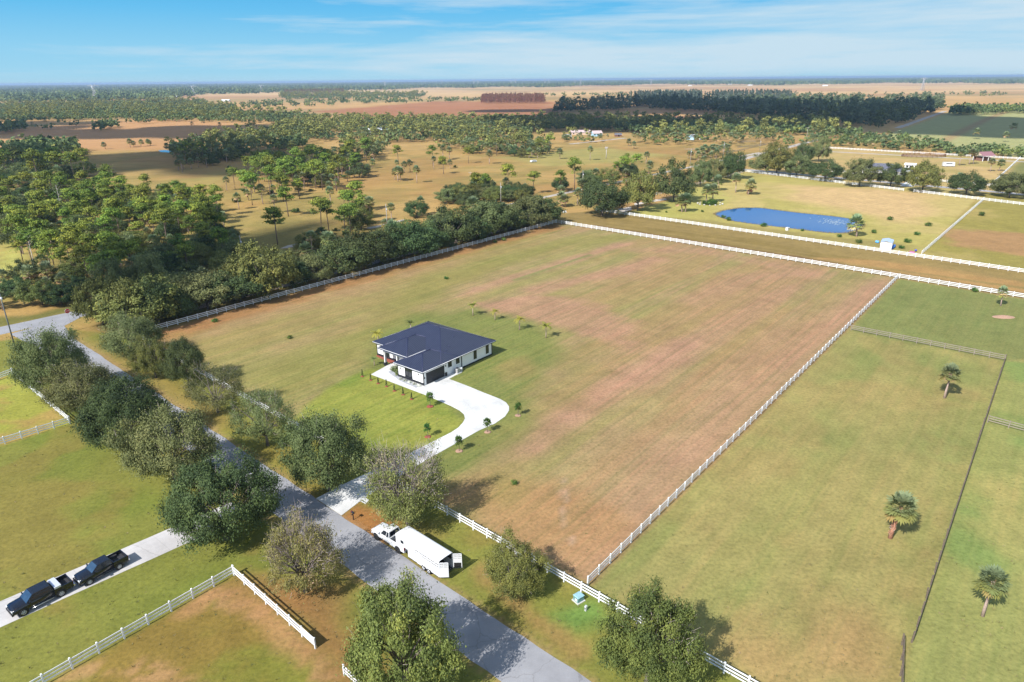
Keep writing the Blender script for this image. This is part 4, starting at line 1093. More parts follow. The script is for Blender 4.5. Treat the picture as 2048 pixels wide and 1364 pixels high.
def on_house(u, v): return HO + U * u + V * v
ac = thing('air_conditioner', 'grey outdoor air-conditioning unit beside the garage side wall', 'air conditioner', on_house(8.5, 0.85), LOTANG)
mb = MB(); mb.box((0, 0, 0.05), (1.3, 1.2, 0.1), M['concrete_pad']); mb.build('pad', ac)
mb = MB(); mb.box((0, 0, 0.55), (0.8, 0.8, 0.9), M['galv'])
for k in range(7): mb.box((0, 0, 0.2 + 0.11 * k), (0.83, 0.83, 0.03), M['wood_grey'])
mb.build('cabinet', ac)
mb = MB(); mb.disc((0, 0, 1.02), 0.33, (0, 0, 1), 0.05, M['dark_plastic']); mb.build('fan_grille', ac)
wb = thing('water_softener', 'small grey tank unit on the slab beyond the air conditioner', 'tank', on_house(9.7, 0.75), LOTANG)
mb = MB(); mb.tube([(0, 0, 0), (0, 0, 0.7), (0, 0, 0.82)], [0.28, 0.28, 0.1], M['galv'], 12); mb.build('tank', wb)
mb = MB(); mb.tube([(0.2, 0, 0.1), (0.45, 0, 0.1), (0.45, 0, 0.5)], 0.04, M['dark_plastic'], 6); mb.build('pipe', wb)
for k in range(5):
    p = on_house(-0.35, -5.6 + 1.25 * k)
    b = plant('bush', p.x, p.y, 0.26, ['leftmost', 'second from left', 'middle', 'second from right', 'rightmost'][k] + ' small white shrub of five below the garage front window', 'shrub', 'white shrubs along the garage front', 'white_shrub')
    for ch in b.children:
        if ch.name.startswith('foliage'):
            ch.data = bush(300, 1.5, 1.3, 500, 0.5, 'white_flower').get('crown') if k == 0 else WB
            WB = ch.data

# ---------------------------------------------------------------- vehicles
def wheel(parent, x, y, r, w, side, rim='rim'):
    mb = MB(); n = 24
    prof = [(r * 0.6, -w / 2), (r * 0.93, -w / 2), (r, -w * 0.3), (r, w * 0.3), (r * 0.93, w / 2), (r * 0.6, w / 2)]
    rings = [[(rr * math.cos(t), yy, rr * math.sin(t)) for rr, yy in prof] for t in [2 * math.pi * k / n for k in range(n + 1)]]
    mb.grid(rings, M['tyre'], closed=False, caps=False)
    o = mb.build('wheel', parent, loc=(x, y, r))
    mb = MB(); mb.disc((0, side * w * 0.28, 0), r * 0.6, (0, 1, 0), 0.05, M['dark_plastic'], 20)
    for k in range(6):
        a = k * math.pi / 3
        mb.tube([(0, side * w * 0.36, 0), (r * 0.56 * math.cos(a), side * w * 0.4, r * 0.56 * math.sin(a))], [0.05, 0.055], M[rim], 5)
    ring = [(r * 0.58 * math.cos(t), side * w * 0.4, r * 0.58 * math.sin(t)) for t in [2 * math.pi * k / 20 for k in range(21)]]
    mb.tube(ring, 0.035, M[rim], 5); mb.disc((0, side * w * 0.38, 0), 0.08, (0, 1, 0), 0.05, M[rim], 12)
    mb.build('rim', o); return o

def pickup(label, front, rear, paint, L=5.85, W=2.0, HT=1.88, wb=3.65, cab=2.35, r=0.41, toolbox=False, rim='rim', glass_front='windshield', lift=0.0, group=None):
    """front, rear: ground points under the middles of the two axles."""
    d = (front - rear).normalized(); mid = (front + rear) / 2
    P_ = M[paint]
    xf, xr = wb / 2, -wb / 2; x0 = xf + 0.95; x1 = x0 - L
    t = thing('pickup_truck', label, 'pickup truck', (mid.x, mid.y, 0.032), math.atan2(d.y, d.x), group)
    hw = W / 2; zl = 0.48 + lift; belt = 1.2 + lift
    xc = xf - 0.42; xb = xc - cab - 0.25                  # cowl, back of cab
    def ring(x, w, zb, zt):
        return [(x, y, z) for y, z in ((-w + .1, zb), (-w, zb + .14), (-w, zt - .2), (-w + .05, zt - .05), (-w + .2, zt), (0, zt + .03), (w - .2, zt), (w - .05, zt - .05), (w, zt - .2), (w, zb + .14), (w - .1, zb))]
    mb = MB()
    mb.grid([ring(x0, hw - .16, zl + .06, belt - .28), ring(x0 - .07, hw - .06, zl, belt - .16), ring(x0 - .35, hw - .01, zl, belt - .09), ring(xc + .1, hw, zl, belt - .01), ring(xc - .1, hw, zl, belt), ring(xb, hw, zl, belt)], P_)
    hb = belt + 0.04
    for s in (-1, 1): mb.box(((xb - .02 + x1) / 2, s * (hw - .06), (zl + hb) / 2), (xb - .02 - x1, .12, hb - zl), P_)
    mb.box((x1 + .05, 0, (zl + .12 + hb) / 2), (.1, W - .26, hb - zl - .12), P_)
    mb.box((xb - .06, 0, (zl + hb) / 2), (.08, W - .26, hb - zl), P_)
    mb.build('body', t)
    mb = MB(); mb.box(((xb + x1) / 2, 0, zl + .27), (xb - x1 - .2, W - .25, .06), M['interior'])
    for s in (-1, 1): mb.box((xr, s * (hw - .27), zl + .42), (.95, .28, .3), M['interior'])
    mb.build('truck_bed', t)
    # greenhouse
    zb, zt = belt - .02, HT + lift
    b0 = [(xc + .02, -hw + .06), (xc + .02, hw - .06), (xb + .02, hw - .06), (xb + .02, -hw + .06)]
    top = [(xc - .82, -hw + .25), (xc - .82, hw - .25), (xb + .16, hw - .25), (xb + .16, -hw + .25)]
    mb = MB(); rr = []
    for f_ in (0.0, 0.93, 1.0):
        sh = 0.0 if f_ < 1 else 0.07
        q = []
        for k, ((ax, ay), (bx, by)) in enumerate(zip(b0, top)):
            x = ax + (bx - ax) * f_; y = ay + (by - ay) * f_
            x += (-sh if k < 2 else sh); y += (sh if y < 0 else -sh)
            q.append((x, y, zb + (zt - zb) * f_))
        rr.append(q)
    mb.grid(rr, P_, smooth=False); mb.build('cab', t)
    def pane(name, i, j, a0, a1, f0, f1, material, off=0.012):
        def pt(a, f_):
            p0 = Vector((*b0[i], zb)).lerp(Vector((*top[i], zt)), f_); p1 = Vector((*b0[j], zb)).lerp(Vector((*top[j], zt)), f_)
            return p0.lerp(p1, a)
        q = [pt(a0, f0), pt(a1, f0), pt(a1, f1), pt(a0, f1)]
        n = (q[1] - q[0]).cross(q[3] - q[0]).normalized(); c = sum(q, Vector()) / 4
        if n.dot(c - Vector(((xc + xb) / 2, 0, (zb + zt) / 2))) < 0: n = -n
        m_ = MB(); m_.grid([[p - n * .01 for p in q], [p + n * off for p in q]], M[material], smooth=False); m_.build(name, t)
    pane('windshield', 0, 1, .05, .95, .06, .9, glass_front)
    pane('rear_window', 2, 3, .1, .9, .15, .85, 'glass')
    spl = [(.16, .54), (.58, .93)] if cab > 2.0 else [(.2, .68), (.73, .95)]
    for i, j in ((1, 2), (0, 3)):
        for a0, a1 in spl: pane('side_window', i, j, a0, a1, .1, .86, 'glass')
    for s in (-1, 1):
        for x in (xf, xr):
            mb = MB(); mb.disc((x, s * (hw - .005), r + .05), r + .09, (0, 1, 0), .03, M['dark_plastic'], 24); mb.build('wheel_arch', t)
            wheel(t, x, s * (hw - .09), r, .27, s, rim)
        mb = MB(); mb.box((xc - .3, s * (hw + .13), belt + .12), (.12, .26, .22), P_); mb.box((xc - .25, s * (hw + .02), belt + .06), (.05, .12, .05), M['dark_plastic']); mb.build('mirror', t)
        mb = MB(); mb.box((x0 - .05, s * (hw - .3), belt - .3), (.12, .36, .2), M['clear_lens']); mb.build('headlight', t)
        mb = MB(); mb.box((x1 + .02, s * (hw - .1), belt - .18), (.09, .17, .42), M['red_lens']); mb.build('taillight', t)
        mb = MB(); mb.tube([(xc - .35, s * (hw + .06), zl - .05), (xb + .1, s * (hw + .06), zl - .05)], .045, M['chrome'] if toolbox else M['dark_plastic'], 6); mb.build('side_step', t)
    mb = MB(); mb.box((x0 + .0, 0, belt - .33), (.05, W - 1.0, .3), M['dark_plastic'])
    for k in range(3): mb.box((x0 + .02, 0, belt - .43 + .1 * k), (.05, W - 1.0, .03), M['chrome'])
    mb.build('grille', t)
    mb = MB(); mb.box((x0 - .02, 0, zl + .1), (.2, W - .18, .22), M['dark_plastic'] if paint != 'white_paint' else P_); mb.build('front_bumper', t)
    mb = MB(); mb.box((x1 - .07, 0, zl + .12), (.18, W - .2, .2), M['chrome']); mb.build('rear_bumper', t)
    if toolbox:
        mb = MB(); mb.box((xb - .42, 0, hb + .08), (.62, W - .06, .26), M['silver_box']); mb.box((xb - .42, 0, hb + .22), (.66, W - .02, .04), M['silver_box']); mb.build('toolbox', t)
    return t
def axle(px1, px2): return at(*px1), at(*px2)
def side_axles(pf, pr, W, right_of):
    """Wheel contact points seen on one side -> the two axle middles (W metres wide body lies on the far side)."""
    f, r = at(*pf), at(*pr); d = (f - r).normalized(); n = Vector((-d.y, d.x, 0)) * right_of
    return f + n * (W / 2 - .1), r + n * (W / 2 - .1)
f, r = side_axles((49, 1231), (125, 1192), 2.0, -1)
pickup('black pickup with a silver toolbox, the nearer one on the left driveway', f, r, 'navy_paint', 5.9, 2.0, 1.9, 3.65, 2.4, .42, toolbox=True)
f, r = side_axles((181, 1169), (240, 1138), 1.9, -1)
pickup('smaller black pickup without a toolbox, the farther one on the left driveway', f, r, 'navy_paint', 5.3, 1.88, 1.8, 3.25, 2.05, .38)
f, r = side_axles((753.8, 1079), (797.5, 1106), 2.05, -1)
wt = pickup('white pickup hitched to the horse trailer on the road edge', f, r, 'white_paint', 6.1, 2.05, 1.98, 4.0, 1.75, .43, rim='dark_plastic', glass_front='glass', lift=.08)

# horse trailer: gooseneck over the truck bed
rb, fb = at(879.5, 1161), at(817, 1119.5)
td = (fb - rb).normalized(); tn = Vector((td.y, -td.x, 0))     # tn: to the right of travel
TW, TL, TH, TZ = 2.15, (fb - rb).length, 2.62, 0.4
tr = thing('horse_trailer', 'long white gooseneck horse trailer with its rear doors swung open', 'trailer', rb + tn * TW / 2 + Vector((0, 0, 0.0)), math.atan2(td.y, td.x))
hw = TW / 2; NOSE = 2.15
mb = MB(); W_ = M['trailer_white']; th = .05
# local x forward from the rear edge; +y is the left side
for s in (-1, 1):
    y = s * (hw - th / 2)
    for z0, z1 in ((TZ, 1.7), (1.84, 2.02), (2.17, TH - .08)): mb.box((TL / 2, y, (z0 + z1) / 2), (TL, th, z1 - z0), W_)
    for k in range(9): mb.box((.04 + (TL - .08) * k / 8, y, 1.95), (.07, th, .5), W_)
    mb.box((TL - .7, y, 1.95), (1.4, th * .96, .5), W_)
    mb.box((TL + NOSE / 2, y, 1.98), (NOSE, th, TH - .08 - 1.42), W_)
for s in (-1, 1): mb.box((TL / 2, s * (hw - .12), 1.94), (TL - .3, .02, .56), M['interior'])  # dark panels added behind the slats in place of interior shade
mb.box((TL / 2, 0, TZ + .02), (TL, TW, .1), M['interior'])
mb.box((TL, 0, (TZ + 1.42) / 2), (th, TW - .02, 1.42 - TZ), W_)
mb.box((TL + NOSE / 2, 0, 1.44), (NOSE, TW - .02, .06), W_)
mb.build('body', tr)
mb = MB()
prof = [(-hw - .03, TH - .1), (-hw + .02, TH - .02), (-hw + .18, TH + .03), (0, TH + .07), (hw - .18, TH + .03), (hw - .02, TH - .02), (hw + .03, TH - .1)]
mb.grid([[(x, y, z) for y, z in prof] for x in (-.02, TL * .5, TL + NOSE - .25, TL + NOSE + .05)], W_, closed=False, caps=False)
mb.grid([[(x, y, z - .04) for y, z in prof] for x in (TL + NOSE + .05, TL * .5, -.02)], W_, closed=False, caps=False)
for x in [0.3 + .6 * k for k in range(int((TL + NOSE) / .6))]: mb.box((x, 0, TH + .068), (.03, TW * .5, .02), W_)
mb.build('roof', tr)
mb = MB(); x = TL + NOSE
mb.grid([[(x - .03, -hw, 1.42), (x - .03, hw, 1.42), (x - .03, hw, TH - .05), (x - .03, -hw, TH - .05)], [(x + .22, -hw * .8, 1.5), (x + .22, hw * .8, 1.5), (x + .1, hw * .8, TH - .06), (x + .1, -hw * .8, TH - .06)]], W_, smooth=False); mb.build('nose', tr)
for s in (-1, 1):
    mb = MB(); mb.box((TL + NOSE * .45, s * (hw + .005), 2.05), (.5, .03, .38), M['glass']); mb.build('window', tr)
    mb = MB(); mb.box((TL - 2.1, s * (hw + .008), 1.12), (.9, .03, 1.4), W_)
    for e in (-.45, .45): mb.box((TL - 2.1 + e, s * (hw + .006), 1.12), (.03, .03, 1.42), M['galv'])
    mb.build('side_door', tr)
    for x in (1.75, 2.65): wheel(tr, x, s * (hw + .0), .36, .22, s, 'rim')
    mb = MB(); mb.box((2.2, s * (hw + .03), .82), (2.0, .26, .05), W_); mb.build('fender', tr)
mb = MB(); mb.tube([(TL + 1.25, 0, 1.44), (TL + 1.25, 0, .95)], .07, M['dark_plastic'], 8); mb.tube([(TL + .1, -.4, 1.38), (TL + 1.25, 0, 1.1)], .05, M['galv'], 6); mb.tube([(TL + .1, .4, 1.38), (TL + 1.25, 0, 1.1)], .05, M['galv'], 6); mb.build('hitch', tr)
for hinge, ang, dark in ((-1, math.radians(222), True), (1, math.radians(224), False)):
    mb = MB(); w = TW / 2 - .05
    for z0, z1 in ((.45, 1.72), (1.8, 1.95), (2.05, 2.2), (2.32, 2.45)): mb.box((w / 2, 0, (z0 + z1) / 2), (w, .05, z1 - z0), W_)
    for e in (.04, w / 2, w - .04): mb.box((e, 0, 1.45), (.07, .052, 2.0), W_)
    o = mb.build('rear_door', tr, loc=(-.03, hinge * (hw - .02), 0), rot=(0, 0, ang if hinge > 0 else ang))
    mb = MB(); mb.tube([(w - .1, .05, .5), (w - .1, .05, 2.3)], .02, M['chrome'], 6); mb.build('latch', o)
    if dark:
        mb = MB(); mb.box((w / 2, 0, .85), (w * .82, .08, .72), M['dark_plastic']); mb.build('rubber_panel', o)

# ---------------------------------------------------------------- small things by the near road
mbx = thing('mailbox', 'black mailbox on a post beside the driveway mouth', 'mailbox', at(707, 1039.5), LOTANG + 1.57)
mb = MB(); mb.box((0, 0, .5), (.1, .1, 1.05), M['black_trim']); mb.box((0, .1, .9), (.07, .3, .07), M['black_trim']); mb.build('post', mbx)
mb = MB(); mb.grid([[(x, y * .5, z) for y, z in ((-.2, 1.03), (.2, 1.03), (.2, 1.2), (.12, 1.29), (0, 1.32), (-.12, 1.29), (-.2, 1.2))] for x in (-.28, .28)], M['black_trim'], smooth=False); mb.build('box', mbx)
mb = MB(); mb.box((.1, .11, 1.3), (.04, .02, .16), M['sign_red']); mb.build('flag', mbx)
mbx = thing('mailbox', 'black mailbox on a post under the dark oak across the road', 'mailbox', at(541, 1032), LOTANG)
mb = MB(); mb.box((0, 0, .5), (.1, .1, 1.05), M['black_trim']); mb.build('post', mbx)
mb = MB(); mb.grid([[(x, y * .5, z) for y, z in ((-.2, 1.03), (.2, 1.03), (.2, 1.2), (.12, 1.29), (0, 1.32), (-.12, 1.29), (-.2, 1.2))] for x in (-.28, .28)], M['black_trim'], smooth=False); mb.build('box', mbx)
ub = thing('utility_cabinet', 'teal green utility cabinet on a pad in front of the white fence', 'utility box', at(1157, 1201), LOTANG - .25, None, .82)
mb = MB(); mb.box((0, 0, .06), (1.35, 1.25, .12), M['concrete_pad']); mb.build('pad', ub)
mb = MB(); mb.box((0, 0, .5), (1.05, .95, .78), M['teal_metal']); mb.grid([[(-.58, -.55, .89), (.58, -.55, .89), (.58, .55, .89), (-.58, .55, .89)], [(-.5, -.4, 1.02), (.5, -.4, 1.02), (.5, .4, 1.02), (-.5, .4, 1.02)]], mat('pale_teal_lid', (.25, .42, .47), .5), smooth=False); mb.build('cabinet', ub)
mb = MB(); mb.box((-.54, -.1, .45), (.02, .4, .3), M['sign_white']); mb.build('label_plate', ub)
ub = thing('cable_pedestal', 'small pale grey cable pedestal right of the teal cabinet', 'pedestal', at(1171.5, 1221), LOTANG)
mb = MB(); mb.box((0, 0, .28), (.26, .22, .6), M['galv']); mb.box((0, 0, .61), (.3, .26, .07), M['galv'], taper=.8); mb.build('housing', ub)
mb = MB(); mb.box((-.15, 0, .35), (.03, .1, .14), M['dark_plastic']); mb.build('latch', ub)
for px, lab in (((723, 951), 'small red utility marker in the grass by the road fence'),):
    q = thing('utility_flag', lab, 'marker', at(604, 936), 0); mb = MB(); mb.tube([(0, 0, 0), (0, 0, .5)], .015, M['galv'], 5); mb.build('stake', q)
    mb = MB(); mb.box((.14, 0, .42), (.28, .02, .18), M['sign_red']); mb.build('flag', q)
# stop sign
sg = thing('stop_sign', 'red octagonal stop sign at the corner of the two roads', 'sign', at(139.5, 641.5), 0)
dn = -at(139.5, 641.5); sg.rotation_euler = (0, 0, math.atan2(dn.y, dn.x) + .35)
mb = MB(); mb.box((-.03, 0, 1.35), (.05, .06, 2.8), M['galv']); mb.build('post', sg)
def octo(r, x): return [(x, r * math.cos(math.pi / 8 + k * math.pi / 4), 2.45 + r * math.sin(math.pi / 8 + k * math.pi / 4)) for k in range(8)]
mb = MB(); mb.grid([octo(.6, .0), octo(.6, .025)], M['sign_white'], smooth=False); mb.grid([octo(.55, .02), octo(.55, .032)], M['sign_red'], smooth=False); bd = mb.build('board', sg)
fc = bpy.data.curves.new('stop_letters', 'FONT'); fc.body = 'STOP'; fc.size = .42; fc.align_x = 'CENTER'; fc.align_y = 'CENTER'; fc.extrude = .004
tmp = bpy.data.objects.new('tmp_text', fc); COL.objects.link(tmp); bpy.context.view_layer.update()
tm = bpy.data.meshes.new_from_object(tmp.evaluated_get(bpy.context.evaluated_depsgraph_get())); bpy.data.objects.remove(tmp)
tm.materials.clear(); tm.materials.append(M['sign_white'])
link('lettering', tm, bd, (.036, 0, 2.45), (math.radians(90), 0, math.radians(90)))

# utility poles and their cables
POLES = []
def pole(base, h, label, cross=False, material='pole_wood', lean=0.0, r=.15):
    p = at(*base); t = thing('utility_pole', label, 'utility pole', p, LOTANG)
    t.rotation_euler = (lean, 0, LOTANG)
    mb = MB(); mb.tube([(0, 0, -.3), (0, 0, h * .5), (0, 0, h)], [r, r * .85, r * .65], M[material], 9); mb.build('pole', t)
    if cross:
        mb = MB(); mb.box((0, 0, h - .7), (.1, 2.4, .13), M['pole_wood']); mb.build('crossarm', t)
        for y in (-1.05, -.4, .4, 1.05):
            mb = MB(); mb.tube([(0, y, h - .64), (0, y, h - .45)], [.05, .04], M['stone'], 6); mb.build('insulator', t)
    else:
        for k in range(4):
            mb = MB(); mb.tube([(0, .1, h - .35 - .75 * k), (0, .34, h - .3 - .75 * k)], [.05, .04], M['stone'], 6); mb.build('insulator', t)
        mb = MB(); mb.tube([(0, -.3, h - 2.3), (0, -.3, h - 1.6)], .17, M['galv'], 9); mb.build('transformer', t)
    POLES.append((p, h)); return t
pole((29, 690), 12.5, 'dark utility pole at the left edge beside the road corner', material='pole_dark')
pole((491, 548), 11.5, 'pale utility pole rising from the dark oak row near the left woods')
pole((776, 468), 11.0, 'pale utility pole behind the middle of the dark oak row')
pole((1002, 413), 10.5, 'pale utility pole behind the far end of the dark oak row')
pole((1165, 384), 10.5, 'white utility pole beside the shell road near the leafy clump')
pole((1380, 331), 10.5, 'utility pole on the shell road in front of the palm thicket')
pole((1446, 316), 11, 'utility pole standing among the palms near the corral')
pole((1612, 284), 12.5, 'tall utility pole with a crossarm behind the street oaks', True)
pole((1691, 270), 11, 'utility pole with crossarm at the edge of the dark pines', True)
pole((941, 367), 6.5, 'short thin pole standing alone in the golden pasture', True, r=.09)
pole((1519, 303), 9, 'utility pole just left of the corral gate', r=.12)
for i in range(6):
    (p, h), (q, h2) = POLES[i], POLES[i + 1]
    mb = MB()
    for k in range(3):
        pts = []
        for s in range(13):
            f_ = s / 12; z = (h - .4 - .75 * k) * (1 - f_) + (h2 - .4 - .75 * k) * f_ - 1.1 * 4 * f_ * (1 - f_)
            pts.append((p.x + (q.x - p.x) * f_, p.y + (q.y - p.y) * f_, z))
        mb.tube(pts, .011, M['dark_plastic'], 4)
    tag(mb.build('power_cable'), ['cables from the dark edge pole to the pale pole by the woods', 'cables between the first two pale poles along the dark oaks', 'cables along the middle of the dark oak row',
        'cables from the end of the dark oak row to the white pole', 'cables over the row of road oaks beside the pond lot', 'cables over the palm thicket near the corral'][i], 'cable')

# ---------------------------------------------------------------- pond lot things
M['canvas_roof'] = mat('bluish_tent_roof', (.36, .45, .62), .6)  # tent roof coloured bluer than its walls
sh = thing('market_tent', 'white box tent beside blue barrels behind the white fence', 'tent', at(1772, 497), LOTANG + .12)
mb = MB(); w, l, h = 3.3, 5.6, 2.55
mb.box((0, w / 2, h / 2), (l, .04, h), M['canvas']); mb.box((-l / 2, 0, h / 2), (.04, w, h), M['canvas']); mb.box((0, -w / 2 + .02, h / 2), (l, .04, h), M['canvas']); mb.build('wall', sh)
mb = MB(); mb.grid([[(-l / 2 - .1, y, z) for y, z in ((-w / 2 - .1, h), (0, h + .42), (w / 2 + .1, h))], [(l / 2 + .1, y, z) for y, z in ((-w / 2 - .1, h), (0, h + .42), (w / 2 + .1, h))]], M['canvas_roof'], closed=False, caps=False, smooth=False)
mb.grid([[(-l / 2 - .1, y, z) for y, z in ((-w / 2 - .1, h - .05), (0, h + .37), (w / 2 + .1, h - .05))], [(l / 2 + .1, y, z) for y, z in ((-w / 2 - .1, h - .05), (0, h + .37), (w / 2 + .1, h - .05))]], M['canvas'], closed=False, caps=False, smooth=False); mb.build('roof', sh)
for x in (-l / 2, l / 2):
    for y in (-w / 2, w / 2):
        mb = MB(); mb.tube([(x * 1.005, y * 1.01, 0), (x * 1.005, y * 1.01, h)], .04, M['galv'], 6); mb.build('pole', sh)
def tank(px, L, r, label, mt='blue_plastic', ang=0.0):
    t = thing('plastic_tank', label, 'tank', at(*px), LOTANG + ang)
    mb = MB(); mb.tube([(-L / 2, 0, r), (-L / 2 + .12, 0, r), (L / 2 - .12, 0, r), (L / 2, 0, r)], [r * .8, r, r, r * .8], M[mt], 14)
    for x in (-L * .25, 0, L * .25): mb.tube([(x - .05, 0, r), (x + .05, 0, r)], r * 1.04, M[mt], 14)
    mb.build('shell', t); mb = MB(); mb.tube([(0, 0, 2 * r - .03), (0, 0, 2 * r + .08)], .12, M['dark_plastic'], 8); mb.build('cap', t)
tank((1781, 493), 3.6, .5, 'long blue plastic tank nearest the white tent wall')
tank((1786, 496), 3.9, .45, 'outer long blue plastic tank lying by the fence')
tank((1754, 486), 1.1, .42, 'short light blue plastic drum left of the white tent', 'light_blue_plastic', 1.4)
bl = thing('pink_tarp', 'crumpled pink tarp lying behind the white fence corner', 'tarp', at(1824, 505), 1.0)
mb = MB(); rr = []
for i in range(9): rr.append([(i * .42 - 1.7, j * .3 - .75, .05 + .22 * abs(math.sin(i * 1.3 + j * .9)) * math.sin(math.pi * i / 8)) for j in range(6)])
mb.grid(rr, M['pink_fabric'], closed=False, caps=False); mb.build('sheet', bl)
bl = thing('blue_bucket', 'small blue bucket standing on the pink tarp', 'bucket', at(1831, 503.5), 0)
mb = MB(); mb.tube([(0, 0, .28), (0, 0, .7)], [.3, .36], mat('deep_blue_plastic', (.03, .06, .5), .4), 10); mb.build('body', bl)
mb = MB(); mb.tube([(-.36, 0, .68), (-.2, 0, .88), (.2, 0, .88), (.36, 0, .68)], .02, M['galv'], 5); mb.build('handle', bl)
pb = thing('pump_box', 'small white pump box on the near bank of the pond', 'pump box', at(1574.5, 460.5), .7)
mb = MB(); mb.box((0, 0, .5), (1.2, .9, 1.0), M['white_paint']); mb.build('box', pb); mb = MB(); mb.box((0, 0, 1.05), (1.35, 1.05, .1), M['white_paint'], taper=.85); mb.build('lid', pb)
mb = MB(); mb.tube([(.6, 0, .3), (1.4, .3, .1), (2.6, .6, .06)], .06, M['stone'], 6); mb.build('pipe', pb)
pb = thing('utility_vault', 'white utility box in the grass beyond the oak row corner', 'utility box', at(1129, 425), .5)
mb = MB(); mb.box((0, 0, .4), (1.5, 1.2, .8), M['white_paint'], taper=.75); mb.build('cover', pb); mb = MB(); mb.box((0, 0, .04), (1.8, 1.5, .1), M['concrete_pad']); mb.build('pad', pb)

# ---------------------------------------------------------------- far houses and sheds
def gable_house(name, label, base, L, Wd, hw_, hr, rotz, wallm, roofm, cat='house', wins=3, chim=False, hipped=False, dormers=0, open_front=False):
    t = thing(name, label, cat, at(*base), rotz)
    if open_front:
        for x in (-L / 2 + .2, 0, L / 2 - .2):
            for y in (-Wd / 2 + .2, Wd / 2 - .2):
                mb = MB(); mb.box((x, y, hw_ / 2), (.3, .3, hw_), M['white_vinyl']); mb.build('post', t)
        mb = MB(); mb.box((0, Wd / 2 - .3, hw_ * .35), (L - .4, .1, hw_ * .7), M[wallm]); mb.box((0, 0, hw_ * .3), (L * .8, Wd * .6, hw_ * .6), M['barn_wood']); mb.build('wall', t)
        mb = MB(); z = hw_
        for s in (-1, 1): mb.poly([(s * (L / 2 + .35), -Wd / 2, z), (s * (L / 2 + .35), Wd / 2, z), (s * (L / 2 + .35), 0, z + hr)], M['tan_wall'])
        mb.build('gable', t)
    else:
        mb = MB(); mb.box((0, 0, hw_ / 2), (L, Wd, hw_), M[wallm])
        if not hipped:
            for s in (-1, 1): mb.grid([[(s * L / 2, -Wd / 2, hw_), (s * L / 2, Wd / 2, hw_), (s * L / 2, 0, hw_ + hr)], [(s * (L / 2 - .2), -Wd / 2, hw_), (s * (L / 2 - .2), Wd / 2, hw_), (s * (L / 2 - .2), 0, hw_ + hr)]], M[wallm], smooth=False)
        mb.build('wall', t)
    o = .5; mb = MB(); e = (Wd / 2 + o) if hipped else -o
    r0, r1 = (-L / 2 + (Wd / 2 if hipped else -o), 0, hw_ + hr), (L / 2 - (Wd / 2 if hipped else -o), 0, hw_ + hr)
    zz = hw_ - (0 if hipped else hr * o / (Wd / 2)) + .02
    c = [(-L / 2 - o, -Wd / 2 - o, zz), (L / 2 + o, -Wd / 2 - o, zz), (L / 2 + o, Wd / 2 + o, zz), (-L / 2 - o, Wd / 2 + o, zz)]
    mb.poly([c[0], c[1], r1, r0], M[roofm]); mb.poly([c[2], c[3], r0, r1], M[roofm])
    if hipped: mb.poly([c[1], c[2], r1], M[roofm]); mb.poly([c[3], c[0], r0], M[roofm])
    mb.poly([(p[0], p[1], p[2] - .12) for p in c], M['white_vinyl'])
    for i in range(4): mb.poly([c[i], c[(i + 1) % 4], tuple(np.array(c[(i + 1) % 4]) - [0, 0, .12]), tuple(np.array(c[i]) - [0, 0, .12])], M['white_vinyl'])
    rf = mb.build('roof', t)
    if chim: mb = MB(); mb.box((-L * .3, 1.0, hw_ + hr), (1.0, 1.0, 3.0), M['stucco']); mb.box((-L * .3, 1.0, hw_ + hr + 1.55), (1.2, 1.2, .15), M['stone']); mb.build('chimney', rf)
    for k in range(dormers):
        x = -L * .22 + L * .36 * k; mb = MB(); y = -Wd / 2
        mb.box((x, y - .9, hw_ / 2), (3.6, 1.8, hw_ - .01), M[wallm])
        mb.grid([[(x - 1.8, y - 1.8, hw_), (x + 1.8, y - 1.8, hw_), (x, y - 1.8, hw_ + 1.5)], [(x - 1.8, y + 1.6, hw_), (x + 1.8, y + 1.6, hw_), (x, y + 1.6, hw_ + 1.5)]], M[wallm], smooth=False)
        mb.poly([(x - 2.2, y - 2.1, hw_ - .2), (x, y - 2.1, hw_ + 1.62), (x, y + 2.6, hw_ + 1.62), (x - 2.2, y + 2.6, hw_ - .2)], M[roofm]); mb.poly([(x + 2.2, y - 2.1, hw_ - .2), (x, y - 2.1, hw_ + 1.62), (x, y + 2.6, hw_ + 1.62), (x + 2.2, y + 2.6, hw_ - .2)], M[roofm])
        g = mb.build('front_gable', t); mb = MB(); mb.box((x, y - 1.82, hw_ * .5), (1.4, .06, 1.5), M['glass']); mb.build('window', g)
    if not open_front:
        for k in range(wins):
            x = -L / 2 + L * (k + .5) / wins; mb = MB(); mb.box((x, -Wd / 2 - .02, hw_ * .52), (1.2, .06, 1.2), M['glass']); mb.build('window', t)
        mb = MB(); mb.box((L * .06, -Wd / 2 - .025, 1.05), (1.0, .05, 2.1), M['black_trim']); mb.build('door', t)
    return t
VA = LOTANG - math.pi / 2
gable_house('farmhouse', 'white farmhouse with grey hipped roof and tall chimney behind street oaks', (1762, 351), 22, 13, 3.2, 3.6, VA + .12, 'stucco', 'shingle', chim=True, hipped=True, dormers=2)
gable_house('barn', 'open barn with dull red roof at the back of the far lot', (1966, 321), 9, 8, 3.6, 2.2, VA + .9, 'barn_wood', 'red_roof', 'barn', open_front=True)
gable_house('barn', 'white metal-roofed barn among the palms in the middle woods', (757, 268), 20, 13, 4.6, 1.6, .25, 'galv', 'white_roof', 'barn')
gable_house('ranch_house', 'low ranch house with faded pink roof below dark pines', (1160, 269), 20, 9, 2.7, 1.8, -.05, 'tan_wall', 'pink_roof')
gable_house('ranch_house', 'pale house with pink gable half hidden behind a yellow-green tree', (1193, 272), 9, 8, 3.0, 2.2, .2, 'blue_wall', 'pink_roof')
